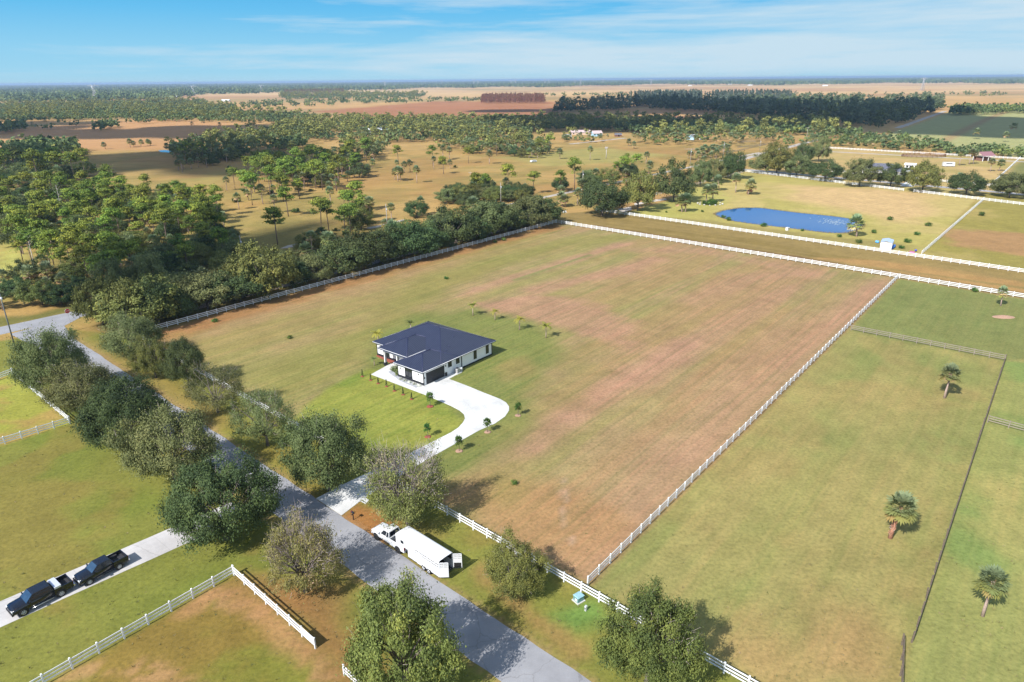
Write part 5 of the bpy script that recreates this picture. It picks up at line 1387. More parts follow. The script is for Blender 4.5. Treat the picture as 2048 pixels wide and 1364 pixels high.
gable_house('shed', 'pale blue shed with white roof left of the palm thicket', (1384, 279), 8, 7, 2.8, 1.8, .9, 'blue_wall', 'white_roof', 'shed', 1)
gable_house('shed', 'tiny white shed right of the pale blue shed', (1402, 279), 2.6, 2.6, 2.2, .6, .2, 'stucco', 'white_roof', 'shed', 1)
gable_house('shed', 'low dark shed at the end of the ranch drive', (1236, 273), 6, 5, 2.3, .9, .1, 'barn_wood', 'shingle', 'shed', 1)
gable_house('shed', 'white shed beside the grey-roofed farmhouse', (1820, 336), 5.5, 3.5, 2.2, .8, VA, 'stucco', 'white_roof', 'shed', 2)
for i, (x, y, L, lab) in enumerate([(350, 195, 60, 'long white barn on the plain below the left power pylons'), (452, 203, 45, 'white shed on the plain behind the left tree belt'), (843, 172, 70, 'white hall at the edge of the far plain'),
        (1458, 169, 80, 'large white hall among far trees right of centre'), (1500, 171, 60, 'low white hall beside the large far hall'), (1380, 172, 45, 'small white far house left of the large hall'),
        (1720, 166, 80, 'white far shed under the right horizon'), (1830, 166, 60, 'white far house under the horizon past the pylon'), (1960, 164, 60, 'pale far house on the right horizon'), (1905, 165, 50, 'white far cottage on the right horizon'), (1650, 172, 60, 'pale far barn on the plain')]):
    gable_house('distant_building', lab, (x, y), L * .5, L * .22, 4, 2, random.uniform(-.2, .2), 'stucco', 'white_roof', 'building', 2)
def vehicle_simple(name, label, base, L, W_, Ht, rotz, cat, body='white_paint'):
    t = thing(name, label, cat, at(*base), rotz)
    mb = MB(); r0 = [(-L / 2, -W_ / 2, .35), (L / 2, -W_ / 2, .35), (L / 2, W_ / 2, .35), (-L / 2, W_ / 2, .35)]
    k = .5 if Ht < 2 else 1
    mb.grid([r0, [(x, y, Ht * .58) for x, y, z in r0], [(x * (.72 if Ht < 2 else .97), y * .86, Ht) for x, y, z in r0]], M[body], smooth=False); mb.build('body', t)
    for s in (-1, 1):
        mb = MB(); mb.box((0, s * W_ * .485, Ht * .68), (L * .55, .06, Ht * .22), M['glass']); mb.build('window', t)
        for x in (-L * .3, L * .3): wheel(t, x, s * (W_ / 2 - .05), .34, .2, s)
vehicle_simple('camper_trailer', 'white camper trailer parked on the far lot grass', (1896, 333), 6.5, 2.4, 2.7, VA + .5, 'camper')
vehicle_simple('parked_car', 'white car on the drive beside the street oak', (1818, 346), 4.7, 1.85, 1.5, VA + 1.2, 'car')
vehicle_simple('parked_car', 'dark car beside the white one near the farmhouse', (1814, 341), 4.6, 1.85, 1.5, VA + 1.0, 'car', 'navy_paint')
vehicle_simple('camper_trailer', 'silver camper under the pines left of the ranch house', (1136, 274), 7, 2.4, 2.6, .1, 'camper', 'silver_box')
vehicle_simple('parked_car', 'white car on the golden pasture below the tall palms', (1067, 324.5), 4.6, 1.85, 1.5, .6, 'car')
rp = thing('round_pen', 'brown board enclosure on the far lot below the back fence', 'pen', at(1847, 313), 0)
for k in range(26):
    a0, a1 = k * 2 * math.pi / 26, (k + 1) * 2 * math.pi / 26
    mb = MB(); p0, p1 = Vector((math.cos(a0) * 15, math.sin(a0) * 8, 0)), Vector((math.cos(a1) * 15, math.sin(a1) * 8, 0))
    for z in (.4, .8, 1.2, 1.6): mb.tube([p0 + Vector((0, 0, z)), p1 + Vector((0, 0, z))], .1, M['barn_wood'], 4)
    mb.tube([p0, p0 + Vector((0, 0, 1.75))], .09, M['barn_wood'], 5); mb.build('fence_panel', rp)

# power pylons on the plain
def pylon(px, py, h, label):
    p = at(px, py); t = thing('power_pylon', label, 'pylon', p, .35, 'pylons crossing the far plain')
    w = h * .16; r = max(.32, h * .012)
    for sx in (-1, 1):
        for sy in (-1, 1):
            mb = MB(); mb.tube([(sx * w, sy * w * .5, 0), (sx * w * .35, sy * w * .2, h * .55), (sx * w * .7, sy * .3, h * .9)], r, M['galv'], 4); mb.build('leg', t)
    mb = MB()
    for k in range(6):
        z = h * k / 7; z1 = h * (k + 1) / 7; a = w * (1 - .65 * min(1, k / 3.9)); b = w * (1 - .65 * min(1, (k + 1) / 3.9))
        for sy in (-.4, .4):
            mb.tube([(-a, a * sy, z), (b, b * sy, z1)], r * .6, M['galv'], 4); mb.tube([(a, a * sy, z), (-b, b * sy, z1)], r * .6, M['galv'], 4)
    mb.build('bracing', t)
    mb = MB(); mb.box((0, 0, h * .9), (w * 4.4, r * 2, r * 2), M['galv'])
    for x in (-2.1, 0, 2.1): mb.tube([(x * w, 0, h * .9), (x * w, 0, h * .82)], r * .6, M['stone'], 4)
    for x in (-.8, .8): mb.tube([(x * w, 0, h * .9), (x * w, 0, h)], r, M['galv'], 4)
    mb.build('crossarm', t)
for px, py, hp, lab in [(191, 197.5, 22, 'nearest grey power pylon, at the left'), (388, 191.5, 17, 'second power pylon from the left'), (524, 186, 14, 'third power pylon from the left'), (770, 175, 11, 'pylon above the left end of the straw plain'),
        (884, 170.5, 9, 'pylon at left of a pair above the plain'), (948, 170, 10, 'left pylon of the pair over the plain centre'), (956, 170, 9, 'right pylon of the pair over the plain centre'), (1022, 170, 9, 'left pylon above the rusty tree stand'), (1031, 170, 10, 'right pylon above the rusty tree stand'),
        (1090, 169, 10, 'left pylon of the pair past the rusty stand'), (1098, 169, 9, 'right pylon of the pair past the rusty stand'), (1150, 169, 9, 'left pylon over the pine wood gap'), (1161, 172, 12, 'taller right pylon over the pine wood gap'),
        (1206, 169, 9, 'pylon left of the dark conifers on the horizon'), (1261, 168, 8, 'pylon above the dark conifer row'), (1302, 170, 10, 'pylon right of the dark conifer row'), (1844, 181, 20, 'tall pylon alone on the right plain')]:
    d = at(px, py).length; pylon(px, py, hp / F * d * 1.02, lab)
# ---------------------------------------------------------------- planting
def depth_of(x, y, z): return y * math.cos(PITCH) - (z - CAMZ) * math.sin(PITCH)
def plant_box(kind, box, label, k=0, group=None, cat='tree', name='oak_tree', low=1.0, hk=1.0):
    """A tree whose crown fills the pixel box: ground position, width and height follow from the survey."""
    p = P[kind][k % len(P[kind])]
    x0, y0, x1, y1 = box; cx_, cy_ = (x0 + x1) / 2, (y0 + y1) / 2
    zc_p, H_p = (p['z'][0] + p['z'][1]) / 2, (p['z'][1] - p['z'][0]) / 2
    sz, s = 1.0, 1.0
    for _ in range(12):
        zc = zc_p * sz
        q = at(cx_, cy_, zc); D = depth_of(q.x, q.y, zc)
        a = (x1 - x0) / 2 * D / F; e = math.atan2(CAMZ - zc, math.hypot(q.x, q.y))
        half = (y1 - y0) / 2 * D / F
        b2 = max(half ** 2 - (a * math.sin(e)) ** 2, (0.42 * a) ** 2)
        b = (1.05 if kind == 'oak_mid' else .92) * min(math.sqrt(b2) / math.cos(e), .8 * a); s = (1.1 if kind == 'oak_mid' else .95) * a / p['R']; sz = b / H_p * hk
        sz = max(sz, 0.55 * s)
    return plant(kind, q.x, q.y, s, label, cat, group, name, k=k, sz=sz)

near_trees = [
 ('oak_grey', 0, (22, 652, 168, 772), 'grey-green tree at the road corner nearest the dark utility pole'),
 ('oak_grey', 1, (80, 712, 245, 815), 'grey-green tree beside the small left pen, second from the corner'),
 ('oak_near', 0, (150, 748, 338, 878), 'very dark round oak just right of the small left pen'),
 ('oak_grey', 0, (225, 806, 442, 950), 'wide grey-green tree in front of the dark round oak'),
 ('oak_near', 1, (315, 896, 557, 1075), 'big dense dark green oak overhanging the left driveway mouth'),
 ('oak_sparse', 0, (500, 1013, 697, 1180), 'thinning tree with bare grey twigs beside the boarded white fence'),
 ('oak_olive', 0, (670, 1134, 934, 1380), 'large olive tree at the bottom edge left of the road'),
 ('oak_grey', 1, (193, 620, 330, 707), 'grey-green tree hiding the corner of the white lot fence'),
 ('oak_olive', 1, (256, 666, 348, 748), 'yellow-green tree touching a darker one by the roadside fence'),
 ('oak_near', 0, (318, 668, 416, 760), 'small dark oak right of the yellow-green tree on the fence'),
 ('oak_thin', 0, (358, 720, 494, 814), 'thin grey-green tree over the white roadside fence past the dark pair'),
 ('oak_thin', 1, (456, 770, 594, 878), 'grey-green tree over the fence at the left edge of the bright lawn'),
 ('oak_grey', 0, (553, 812, 740, 964), 'large grey-green tree left of the driveway with white fence behind it'),
 ('oak_sparse', 1, (712, 878, 905, 1042), 'sparse tree with bare purple-grey twigs overhanging the white driveway'),
 ('oak_olive', 1, (953, 1058, 1107, 1184), 'small open green tree leaning on the fence behind the horse trailer'),
 ('oak_olive', 0, (1188, 1146, 1416, 1370), 'large olive tree at the bottom edge right of the road')]
for kind, k, box, lab in near_trees:
    plant_box(kind, box, lab, k, cat='tree', name='broadleaf_tree')

# oak row behind the lot fence
a_, b_ = at(270, 672), at(1112, 446); dl = (b_ - a_); Lr = dl.length; dl.normalize(); nl = Vector((-dl.y, dl.x, 0))
strip('dirt_path', tuple((a_ + nl * 9.0 + dl * 14)[:2]), tuple((b_ + nl * 9.0 + dl * 4)[:2]), 3.2, 0.014, mat('shade_tinted_dirt', (0.42, 0.33, 0.28), 0.95, var=.2, scale=.8), 0.6, px=False)  # pinkish cast of the trees' shade mixed into the path colour
ORD = ['first', 'second', 'third', 'fourth', 'fifth', 'sixth', 'seventh', 'eighth', 'ninth', 'tenth', 'eleventh', 'twelfth', 'thirteenth', 'fourteenth', 'fifteenth', 'sixteenth', 'seventeenth', 'eighteenth', 'nineteenth', 'twentieth', 'twenty-first', 'twenty-second', 'twenty-third', 'twenty-fourth']
nrow = 20
for i in range(nrow):
    t = 4 + (Lr - 8) * i / (nrow - 1)
    p = a_ + dl * t + nl * (4.6 + random.uniform(-.8, .8))
    k = [0, 1, 0, 1, 2][random.randrange(5)] if i > 5 else [3, 0, 2, 0, 3, 0][i]
    s = random.choice([.95, 1.1, 1.2, 1.3, 1.42, 1.55])
    plant('oak_mid', p.x, p.y, s, ORD[i] + ' oak from the road corner in the dark row behind the lot fence', 'tree', 'oaks along the lot fence', 'oak_tree', k=k, sz=s * random.uniform(.82, 1.15))
nb = 19
for i in range(nb):
    t = 8 + (Lr - 14) * i / (nb - 1)
    if i in (8, 9): continue
    p = a_ + dl * t + nl * (14.5 + random.uniform(-2, 3))
    s = random.uniform(.7, 1.3)
    if i in (2, 4, 6, 7, 10, 12, 15, 17):
        plant('palm_mid', p.x, p.y, random.uniform(.9, 1.25), ORD[i] + ' plant from the road corner in the back row, a fan palm', 'palm', 'palms mixed into the oak row', 'palm_tree', k=i)
    else:
        plant('oak_mid', p.x, p.y, s, ORD[i] + ' tree from the road corner in the back row beyond the dirt path', 'tree', 'trees beyond the dirt path', 'oak_tree', k=[0, 2, 1, 3][i % 4])

for kind, k, box, lab in [('oak_mid', 3, (148, 552, 236, 632), 'olive tree hiding the end of the cross road beside the stop sign'), ('oak_mid', 3, (205, 556, 296, 640), 'yellowing olive tree second from the stop sign'),
        ('oak_mid', 2, (180, 520, 262, 590), 'grey-green tree behind the olive tree by the stop sign'), ('oak_mid', 0, (262, 545, 352, 640), 'dark oak third from the stop sign at the hedge end'), ('oak_mid', 2, (250, 508, 335, 578), 'grey-green tree behind the third tree from the stop sign')]:
    plant_box(kind, box, lab, k)
for base, lab in [((212, 640), 'yellow fan palm low beside the olive tree at the hedge end'), ((318, 618), 'fan palm rising between the first hedge trees')]:
    p = at(*base); plant('palm_mid', p.x, p.y, .8, lab, 'palm', None, 'palm_tree', k=0)
for i, (k, box) in enumerate([(0, (1158, 362, 1255, 414)), (3, (1240, 344, 1316, 400)), (1, (1310, 324, 1392, 384)), (2, (1380, 322, 1426, 362)), (2, (1410, 318, 1452, 354)), (0, (1440, 302, 1490, 344))]):
    plant_box('oak_mid', box, ORD[i] + ' oak from the near corner along the pond lot side fence', k, 'oaks along the pond lot side fence')
for i, (k, box) in enumerate([(2, (1503, 306, 1568, 346)), (2, (1566, 310, 1627, 352)), (0, (1620, 320, 1687, 360)), (2, (1691, 318, 1757, 368)), (1, (1754, 326, 1817, 371)), (3, (1817, 324, 1887, 377)), (0, (1904, 344, 1972, 387)), (2, (1989, 346, 2062, 392))]):
    box = (box[0], box[1] + 2, box[2], box[3] - 9); plant_box('oak_mid', box, ORD[i] + ' oak from the left in the street row before the farmhouse', k, 'oaks along the far street')
for i, (k, box) in enumerate([(3, (1524, 288, 1592, 332)), (0, (1590, 284, 1628, 320)), (2, (1620, 276, 1662, 312))]):
    plant_box('oak_mid', box, ORD[i] + ' oak from the left behind the street row near the corral', k, 'oaks near the corral')

def palm_px(kind, base, ytop, label, k=None, wide=1.0, group=None):
    b = at(*base); h = height_for(base, ytop)
    if kind == 'palm_mid':
        kind = 'palm_low'; kk = min(range(len(P[kind])), key=lambda q: abs(P[kind][q]['H'] - h)); s = min(max(h / P[kind][kk]['H'], .85), 1.15) * wide
        return plant(kind, b.x, b.y, s, label, 'palm', group, 'palm_tree', k=kk)
    kk = random.randrange(len(P[kind])) if k is None else k
    kk %= len(P[kind]); p = P[kind][kk]; sz = h / (p['H'] * .97); s = min(max(sz, .75 if kind == 'palm_near' else 1.12), 1.3) * wide
    return plant(kind, b.x, b.y, s, label, 'palm', group, 'palm_tree', k=kk, sz=sz)
palm_px('palm_near', (1889, 796), 733, 'lone fan palm with grey-green crown right of the white divider fence', 0, 1.02)
palm_px('palm_near', (1780, 1076), 992, 'stout fan palm with rust-red leaf bases on its trunk', 1, .98)
palm_px('palm_near', (1965, 1232), 1138, 'fan palm with pale bare trunk nearest the bottom right corner', 0, .88)
palm_px('palm_near', (2001, 612), 574, 'shaggy fan palm in front of the white alley fence at the right', 2, .9)
for i, (base, yt, lab) in enumerate([((1364, 424), 396, 'left palm of the close pair standing left of the pond'), ((1371, 424), 393, 'right palm of the close pair standing left of the pond'),
        ((1412, 405), 376, 'left palm in the stone-edged shrub bed'), ((1425, 404), 374, 'right palm in the stone-edged shrub bed'), ((1438, 381), 356, 'round palm between the shrub bed and the side fence'),
        ((1471, 385), 353, 'slim tall palm on the pond lot'), ((1496, 389), 363, 'palm with red flowers at its side on the pond lot'), ((1456, 356), 337, 'small palm close to the pond lot side fence'),
        ((1217, 421), 390, 'slim palm at the near corner of the pond lot fence'), ((1713, 473), 438, 'palm at the right end of the pond'),
        ((1125, 413), 384, 'clump-headed palm by the shell road above the utility vault'), ((1131, 414), 388, 'second palm of the clump above the utility vault'), ((1155, 411), 376, 'thin palm right of the clump above the utility vault'),
        ((1918, 331), 299, 'left palm of the trio before the red-roofed barn'), ((1938, 329), 297, 'middle palm of the trio before the red-roofed barn'), ((1946, 328), 299, 'right palm of the trio before the red-roofed barn'),
        ((1980, 343), 316, 'left palm of the pair beside the far divider fence'), ((1998, 342), 318, 'right palm of the pair beside the far divider fence'),
        ((1906, 366), 350, 'small palm left of the seventh street oak'), ((1917, 364), 345, 'second small palm left of the seventh street oak'),
        ((886, 321), 290, 'tall thin palm at left of the pale pair in mid pasture'), ((899, 318), 293, 'right palm of the pale pair in mid pasture'), ((834, 366), 331, 'lone palm with a bent white trunk in the pasture'),
        ((796, 363), 332, 'dark palm at the left of the trio beside the bent palm'), ((801, 361), 334, 'middle palm of the trio beside the bent palm'), ((790, 360), 336, 'third palm of the trio beside the bent palm'),
        ((979, 328), 300, 'palm among dark bushes left of the white parked car'), ((1120, 318), 296, 'lone slender palm right of the dark round thicket'), ((1180, 321), 292, 'palm with a bushy foot in the open pasture'),
        ((1257, 292), 277, 'slender palm below the yellow-green trees'), ((1268, 297), 282, 'bare-trunked palm below the yellow-green trees'), ((1292, 327), 303, 'tall leaning palm above the road oaks'), ((1300, 344), 322, 'broad palm just behind the road oaks'),
        ((541, 352), 326, 'left palm of the savanna group below the bright pine'), ((547, 352), 328, 'middle palm of the savanna group below the bright pine'), ((608, 338), 312, 'slim palm in the open gold grass'), ((615, 325), 296, 'palm cluster head at the pasture edge'),
        ((599, 390), 365, 'lone dark palm above the pair of thin pines'),
        ((211, 298), 284, 'squat palm alone on the left plain'), ((261, 295), 277, 'tall left palm of the plain group'), ((268, 293), 281, 'short palm of the plain group'), ((282, 293), 279, 'middle palm of the plain group'), ((295, 291), 278, 'right palm of the plain group'), ((301, 291), 279, 'last right palm of the plain group')]):
    palm_px('palm_mid', base, yt, lab, i, 1.22 if i < 10 else 1.0)
# dead palm with a white trunk
dp = at(1212, 318); t = thing('dead_palm', 'dead pale palm trunk with a withered head in the pasture', 'palm', dp)
mb = MB(); mb.tube([(0, 0, 0), (.1, 0, 4), (0, .1, 8)], [.28, .22, .2], M['dead_wood'], 7); mb.build('trunk', t)
mb = MB()
for k in range(16):
    a = k * 2.4; mb.tube([(0, .1, 8), (math.cos(a) * .9, math.sin(a) * .9, 8.3 - .05 * k), (math.cos(a) * 1.1, math.sin(a) * 1.1, 7.2 - .06 * k)], [.06, .16, .04], M['dead_wood'], 4)
mb.build('crown', t)

# young palms round the house
for i, (base, s, k, kind, lab) in enumerate([((1092, 676), 1.35, 0, 'feather', 'young yellow palm farthest right behind the house'), ((1039, 660), 1.45, 1, 'feather', 'second young palm from the right behind the house'),
        ((990, 640), 1.2, 1, 'feather', 'third young palm from the right behind the house'), ((946, 631), 1.3, 0, 'feather', 'leftmost young palm in the row behind the house'),
        ((757, 690), 1.5, 1, 'feather', 'yellow palm at the left corner of the house'), ((822, 662), 1.5, 0, 'feather_green', 'dark green palm behind the roof of the house'), ((749, 731), 1.05, 0, 'feather_green', 'small green palm in a mulch ring at the left front of the house')]):
    p = at(*base); plant(kind, p.x, p.y, s * .78, lab, 'palm', None, 'young_palm', k=k)
def ring(parent, r, material, h=.07):
    mb = MB(); n = 16
    mb.grid([[(rr * math.cos(t) * (1 + .1 * math.sin(3 * t)), rr * math.sin(t), z) for t in [2 * math.pi * k / n for k in range(n)]] for rr, z in ((r, .03), (r * .8, h), (r * .15, h * 1.25))], material)
    mb.build('mulch_ring', parent)
PENCIL = None
for i, z in enumerate([(30, 800), (130, 845), (220, 885), (320, 922), (415, 975), (520, 1020), (622, 1075)]):
    p = at(720 + z[0] * .166, 620 + z[1] * .166)
    t = thing('cypress_shrub', ORD[i] + ' dark pencil shrub from the left along the white walkway', 'shrub', p, random.uniform(0, 6), 'pencil shrubs along the walkway', (.85, .85, random.uniform(.62, .8)))
    if PENCIL is None: PENCIL = conifer(400, 2.0, .26, 260, .16, 'cypress_shrub')
    link('stem', PENCIL['trunk'], t, (0, 0, 0)).scale = (.2, .2, 1); link('foliage', PENCIL['crown'], t); ring(t, .42, M['mulch_red'])
SAP = broadleaf(410, .5, .85, 1.75, 26, 34, .2, .28, limbs=3, material='shrub', trunk_r=.045)
for base, s, mt, lab in [((860, 813), 1.15, 'mulch_red', 'sapling in red mulch on the lawn beside the drive bend'), ((855.5, 873.5), 1.0, 'mulch_red', 'sapling in red mulch on the lawn near the tree-shaded drive'), ((918, 902), 1.1, 'mulch_tan', 'sapling nearest the road on the right side of the drive'),
                       ((975, 864), 1.05, 'mulch_tan', 'sapling at the drive edge below the wide curve'), ((1036, 831), 1.0, 'mulch_tan', 'sapling right of the widest part of the white drive')]:
    p = at(*base); t = thing('sapling', lab, 'sapling', p, random.uniform(0, 6), None, s * .9)
    link('trunk', SAP['trunk'], t); link('crown', SAP['crown'], t); ring(t, .6, M[mt])
for base, s, lab in [((726, 752.6), .5, ''),]:
    pass
for base, s, lab in [((792, 741), .55, 'dark potted shrub left of the house entrance walk'), ((797, 748), .5, 'dark shrub in the gravel beside the garage wall')]:
    p = at(*base); plant('bush', p.x, p.y, s, lab, 'shrub', None, 'shrub', k=1)
for base, s, lab in [((430, 644), .5, 'tiny shrub just inside the dark-oak fence'), ((893, 558), .45, 'tiny shrub alone in the upper left of the mown lot'), ((580, 677), .4, 'tiny dark weed alone in the left of the mown lot'), ((1008, 481), .6, 'shrub by the fence near the far lot corner'), ((990, 485), .45, 'smaller shrub by the fence near the far lot corner'),
                     ((1152, 451), .6, 'shrub on the alley fence near the far lot corner'), ((1950, 583), .6, 'shrub growing through the alley fence at the right'), ((1028, 968), .35, 'tiny dark weed in the bottom of the mown lot'),
                     ((1780, 440), .8, 'young tree right of the lily leaves'), ((1856, 452), .8, 'young tree near the divider fence'), ((1748, 466), .7, 'young tree right of the pond palm'), ((1717, 486), .75, 'small shrub below the pond palm'), ((1815, 485), .8, 'young tree right of the white tent'), ((1834, 470), .7, 'young tree between the tent and the divider fence'),
                     ((1803, 497), .6, 'small shrub behind the white fence by the tent'), ((1527, 453), .8, 'young tree on the near bank of the pond'), ((1604, 462), .5, 'low shrub on the pond bank past the pump box'), ((1678, 474), .6, 'low shrub on the pond bank by its right end'),
                     ((1962, 431), .9, 'dark bush alone on the lot beyond the divider'), ((1447, 436), .7, 'brushy shrub at the left tip of the pond'), ((1458, 441), .8, 'dead-looking shrub at the left tip of the pond'), ((1405, 424), .5, 'tiny yellow shrub left of the pond tip'), ((1333, 425), .4, 'tiny shrub by the alley fence left of the palm pair')]:
    p = at(*base); plant('bush', p.x, p.y, s, lab, 'shrub', None, 'shrub', k=0)
for i, (dx, dy) in enumerate([(-7, 1), (0, 2), (6, 1), (3, -2)]):
    p = at(1420 + dx * 1.3, 408 + dy); plant('bush', p.x, p.y, 1.1, ['left', 'front', 'right', 'rear'][i] + ' green bush under the two palms in the stone-edged bed', 'shrub', 'bushes in the stone-edged bed', 'shrub', k=0)
for i in range(14):
    a = i * 2 * math.pi / 14; c = at(1420, 408); r = thing('edging_stone', 'pale stone edging the shrub bed left of the pond', 'stone', c + Vector((math.cos(a) * 5.6, math.sin(a) * 4.2, 0)), a, 'stones edging the shrub bed', random.uniform(.8, 1.3))
    mb = MB(); mb.tube([(0, 0, -.1), (0, 0, .2), (.05, 0, .42)], [.5, .42, .12], M['stone'], 7); mb.build('stone', r)
p = at(1499, 387); plant('bush', p.x, p.y, 1.0, 'pink-red flowering shrub beside a pond-lot palm', 'shrub', None, 'flowering_shrub', k=0)
FL = SC.objects[-1]
for o in COL.objects:
    if o.get('label', '').startswith('pink-red flowering'):
        for ch in o.children:
            if ch.name.startswith('foliage'): ch.data = bush(310, 1.5, 2.6, 500, .4, 'red_flower')['crown']
mp_ = thing('mulch_mound', 'low mound of brown mulch in the right paddock below the shaggy palm', 'mound', at(2007, 634)); mb = MB(); mb.grid([[(r_ * 2.6 * math.cos(t), r_ * 1.3 * math.sin(t), z * (1 + .2 * math.sin(5 * t))) for t in [k * .3307 for k in range(19)]] for r_, z in ((1, 0), (.8, .12), (.35, .3), (.02, .33))], M['mulch_tan'], caps=False); mb.build('mound', mp_)
# snags in the left woods
for base, h, lab in [((72, 545), 11, 'bare white dead tree in the left woods near the road'), ((124, 425), 12, 'pale dead tree among the bright pines at left')]:
    t = thing('dead_tree', lab, 'tree', at(*base)); mb = MB(); mb.tube([(0, 0, 0), (.2, 0, h * .5), (.1, .2, h)], [.15, .1, .03], M['dead_wood'], 6); mb.build('trunk', t); mb = MB()
    for k in range(12):
        z = h * random.uniform(.4, .97); a = random.uniform(0, 6.28); l = random.uniform(.8, 2.4)
        mb.tube([(.15, .1, z), (math.cos(a) * l, math.sin(a) * l, z + l * .8)], [.05, .015], M['dead_wood'], 4)
    mb.build('branches', t)

# ---- woods and savanna: many trees, sorted so that the nearest are things of their own
POOL = {'oak': [], 'pine': [], 'palm': [], 'palmetto': [], 'bush': []}
def zone(poly, spacing, mix, lab, scale=(.8, 1.15), keep=1.0, seed=0):
    rng = random.Random(seed + 99); Pw = W2(poly)
    x0, y0 = Pw.min(0); x1, y1 = Pw.max(0)
    nx, ny = int((x1 - x0) / spacing) + 1, int((y1 - y0) / spacing) + 1
    pts = np.array([(x0 + (i + rng.random()) * spacing, y0 + (j + rng.random()) * spacing) for i in range(nx) for j in range(ny)])
    ins = inside(pts[:, 0], pts[:, 1], Pw)
    for (x, y), ok in zip(pts, ins):
        if not ok or rng.random() > keep: continue
        u = rng.random(); acc = 0
        for kind, w in mix.items():
            acc += w
            if u <= acc: POOL[kind].append((float(x), float(y), rng.uniform(*scale), lab)); break
MIXW = {'pine': .4, 'oak': .3, 'palm': .25, 'palmetto': .05}
zone([(-40, 395), (60, 385), (180, 380), (330, 395), (430, 425), (480, 470), (505, 510), (480, 540), (400, 545), (300, 575), (180, 590), (110, 560), (55, 545), (20, 470), (-40, 440)], 6.8, MIXW, 'in the dense left woods', (.62, .95), .97, 1)
zone([(60, 560), (190, 590), (330, 570), (480, 545), (480, 555), (330, 580), (180, 602), (60, 626)], 6.0, {'oak': .62, 'palm': .23, 'bush': .15}, 'between the left woods and the cross road', (.6, .95), .95, 2)
zone([(-60, 592), (60, 578), (66, 616), (-60, 644)], 5.5, {'palm': .45, 'oak': .4, 'bush': .15}, 'beside the cross road at the left edge', (.6, .9), 1, 3)
zone([(440, 385), (560, 330), (640, 330), (560, 400), (470, 430)], 10, {'pine': .4, 'palm': .4, 'palmetto': .2}, 'at the edge of the gold savanna', (.75, 1.1), .75, 4)
zone([(660, 455), (690, 420), (740, 430), (745, 470), (690, 480)], 6.0, {'pine': .3, 'palm': .25, 'palmetto': .35, 'oak': .1}, 'in the pine clump of the gold savanna', (.7, 1.05), .9, 5)
zone([(515, 450), (640, 395), (760, 400), (700, 460), (560, 500)], 22, {'pine': .45, 'palmetto': .45, 'palm': .1}, 'scattered on the gold savanna', (.75, 1.0), .95, 6)
zone([(440, 330), (560, 300), (700, 330), (770, 400), (700, 480), (560, 470), (470, 420)], 15, {'pine': .34, 'palm': .34, 'palmetto': .24, 'oak': .08}, 'sprinkled over the left savanna', (.65, 1.0), .6, 23)
zone([(520, 375), (680, 340), (740, 352), (640, 385)], 8.5, {'pine': .4, 'palm': .35, 'palmetto': .15, 'oak': .1}, 'in the grove at the middle of the savanna', (.75, 1.1), .95, 7)
zone([(580, 365), (690, 300), (760, 290), (770, 312), (700, 345), (640, 372)], 8, {'pine': .25, 'palm': .45, 'oak': .25, 'palmetto': .05}, 'in the palm and pine woods left of the white barn', (.75, 1.15), .8, 8)
zone([(330, 305), (420, 280), (560, 262), (640, 262), (640, 285), (560, 300), (450, 322), (360, 330)], 8, {'pine': .25, 'palm': .45, 'oak': .3}, 'in the palm woods left of the centre', (.75, 1.15), .78, 9)
zone([(560, 255), (700, 246), (880, 246), (1010, 252), (1090, 258), (1080, 268), (960, 275), (880, 285), (770, 286), (640, 282), (560, 275)], 8, {'pine': .26, 'palm': .42, 'oak': .32}, 'in the wood around the white barn', (.8, 1.2), .9, 10)
zone([(860, 292), (960, 276), (1060, 280), (1110, 300), (1080, 318), (990, 312), (890, 305)], 8, {'oak': .3, 'palm': .5, 'pine': .2}, 'in the round thickets of mid pasture', (.75, 1.1), .85, 11)
zone([(880, 250), (1100, 246), (1300, 246), (1500, 250), (1660, 260), (1720, 272), (1660, 278), (1560, 270), (1400, 272), (1310, 272), (1210, 262), (1080, 262), (950, 262)], 8.5, {'oak': .6, 'pine': .28, 'palm': .12}, 'in the dark wood behind the ranch house', (.85, 1.25), .92, 12)
zone([(1250, 288), (1310, 276), (1400, 280), (1500, 278), (1560, 274), (1580, 285), (1490, 292), (1440, 296), (1340, 292)], 9, {'palm': .68, 'pine': .2, 'oak': .12}, 'in the palm thicket around the corral', (.85, 1.15), .75, 13)
zone([(1370, 318), (1440, 300), (1470, 302), (1450, 315), (1400, 330)], 6, {'palm': .85, 'bush': .15}, 'in the palm thicket beside the road oaks', (.7, .95), .9, 14)
zone([(1645, 288), (1700, 275), (1800, 280), (1870, 290), (1905, 304), (1850, 306), (1700, 296)], 7.5, {'bush': .3, 'palm': .32, 'oak': .38}, 'in the green belt behind the far lot', (.7, 1.0), .9, 15)
zone([(1870, 300), (1960, 300), (2080, 306), (2080, 318), (1900, 312)], 6, {'bush': .6, 'oak': .4}, 'in the low dark belt behind the barn', (.55, .85), .95, 16)
zone([(1560, 290), (1640, 275), (1650, 285), (1600, 298)], 8, {'palm': .4, 'oak': .6}, 'beside the lane end behind the street oaks', (.7, 1.0), .5, 17)
zone([(885, 400), (960, 376), (1010, 380), (1080, 388), (1060, 405), (960, 412), (900, 418)], 7.0, {'oak': .55, 'palm': .25, 'pine': .2}, 'in the leafy belt beyond the dark oak row', (.65, 1.0), .95, 18)
zone([(1095, 382), (1150, 372), (1210, 366), (1240, 345), (1300, 348), (1290, 358), (1180, 385), (1120, 398)], 7.5, {'pine': .4, 'oak': .4, 'palm': .2}, 'in the leafy clump by the white road pole', (.65, 1.05), .95, 19)
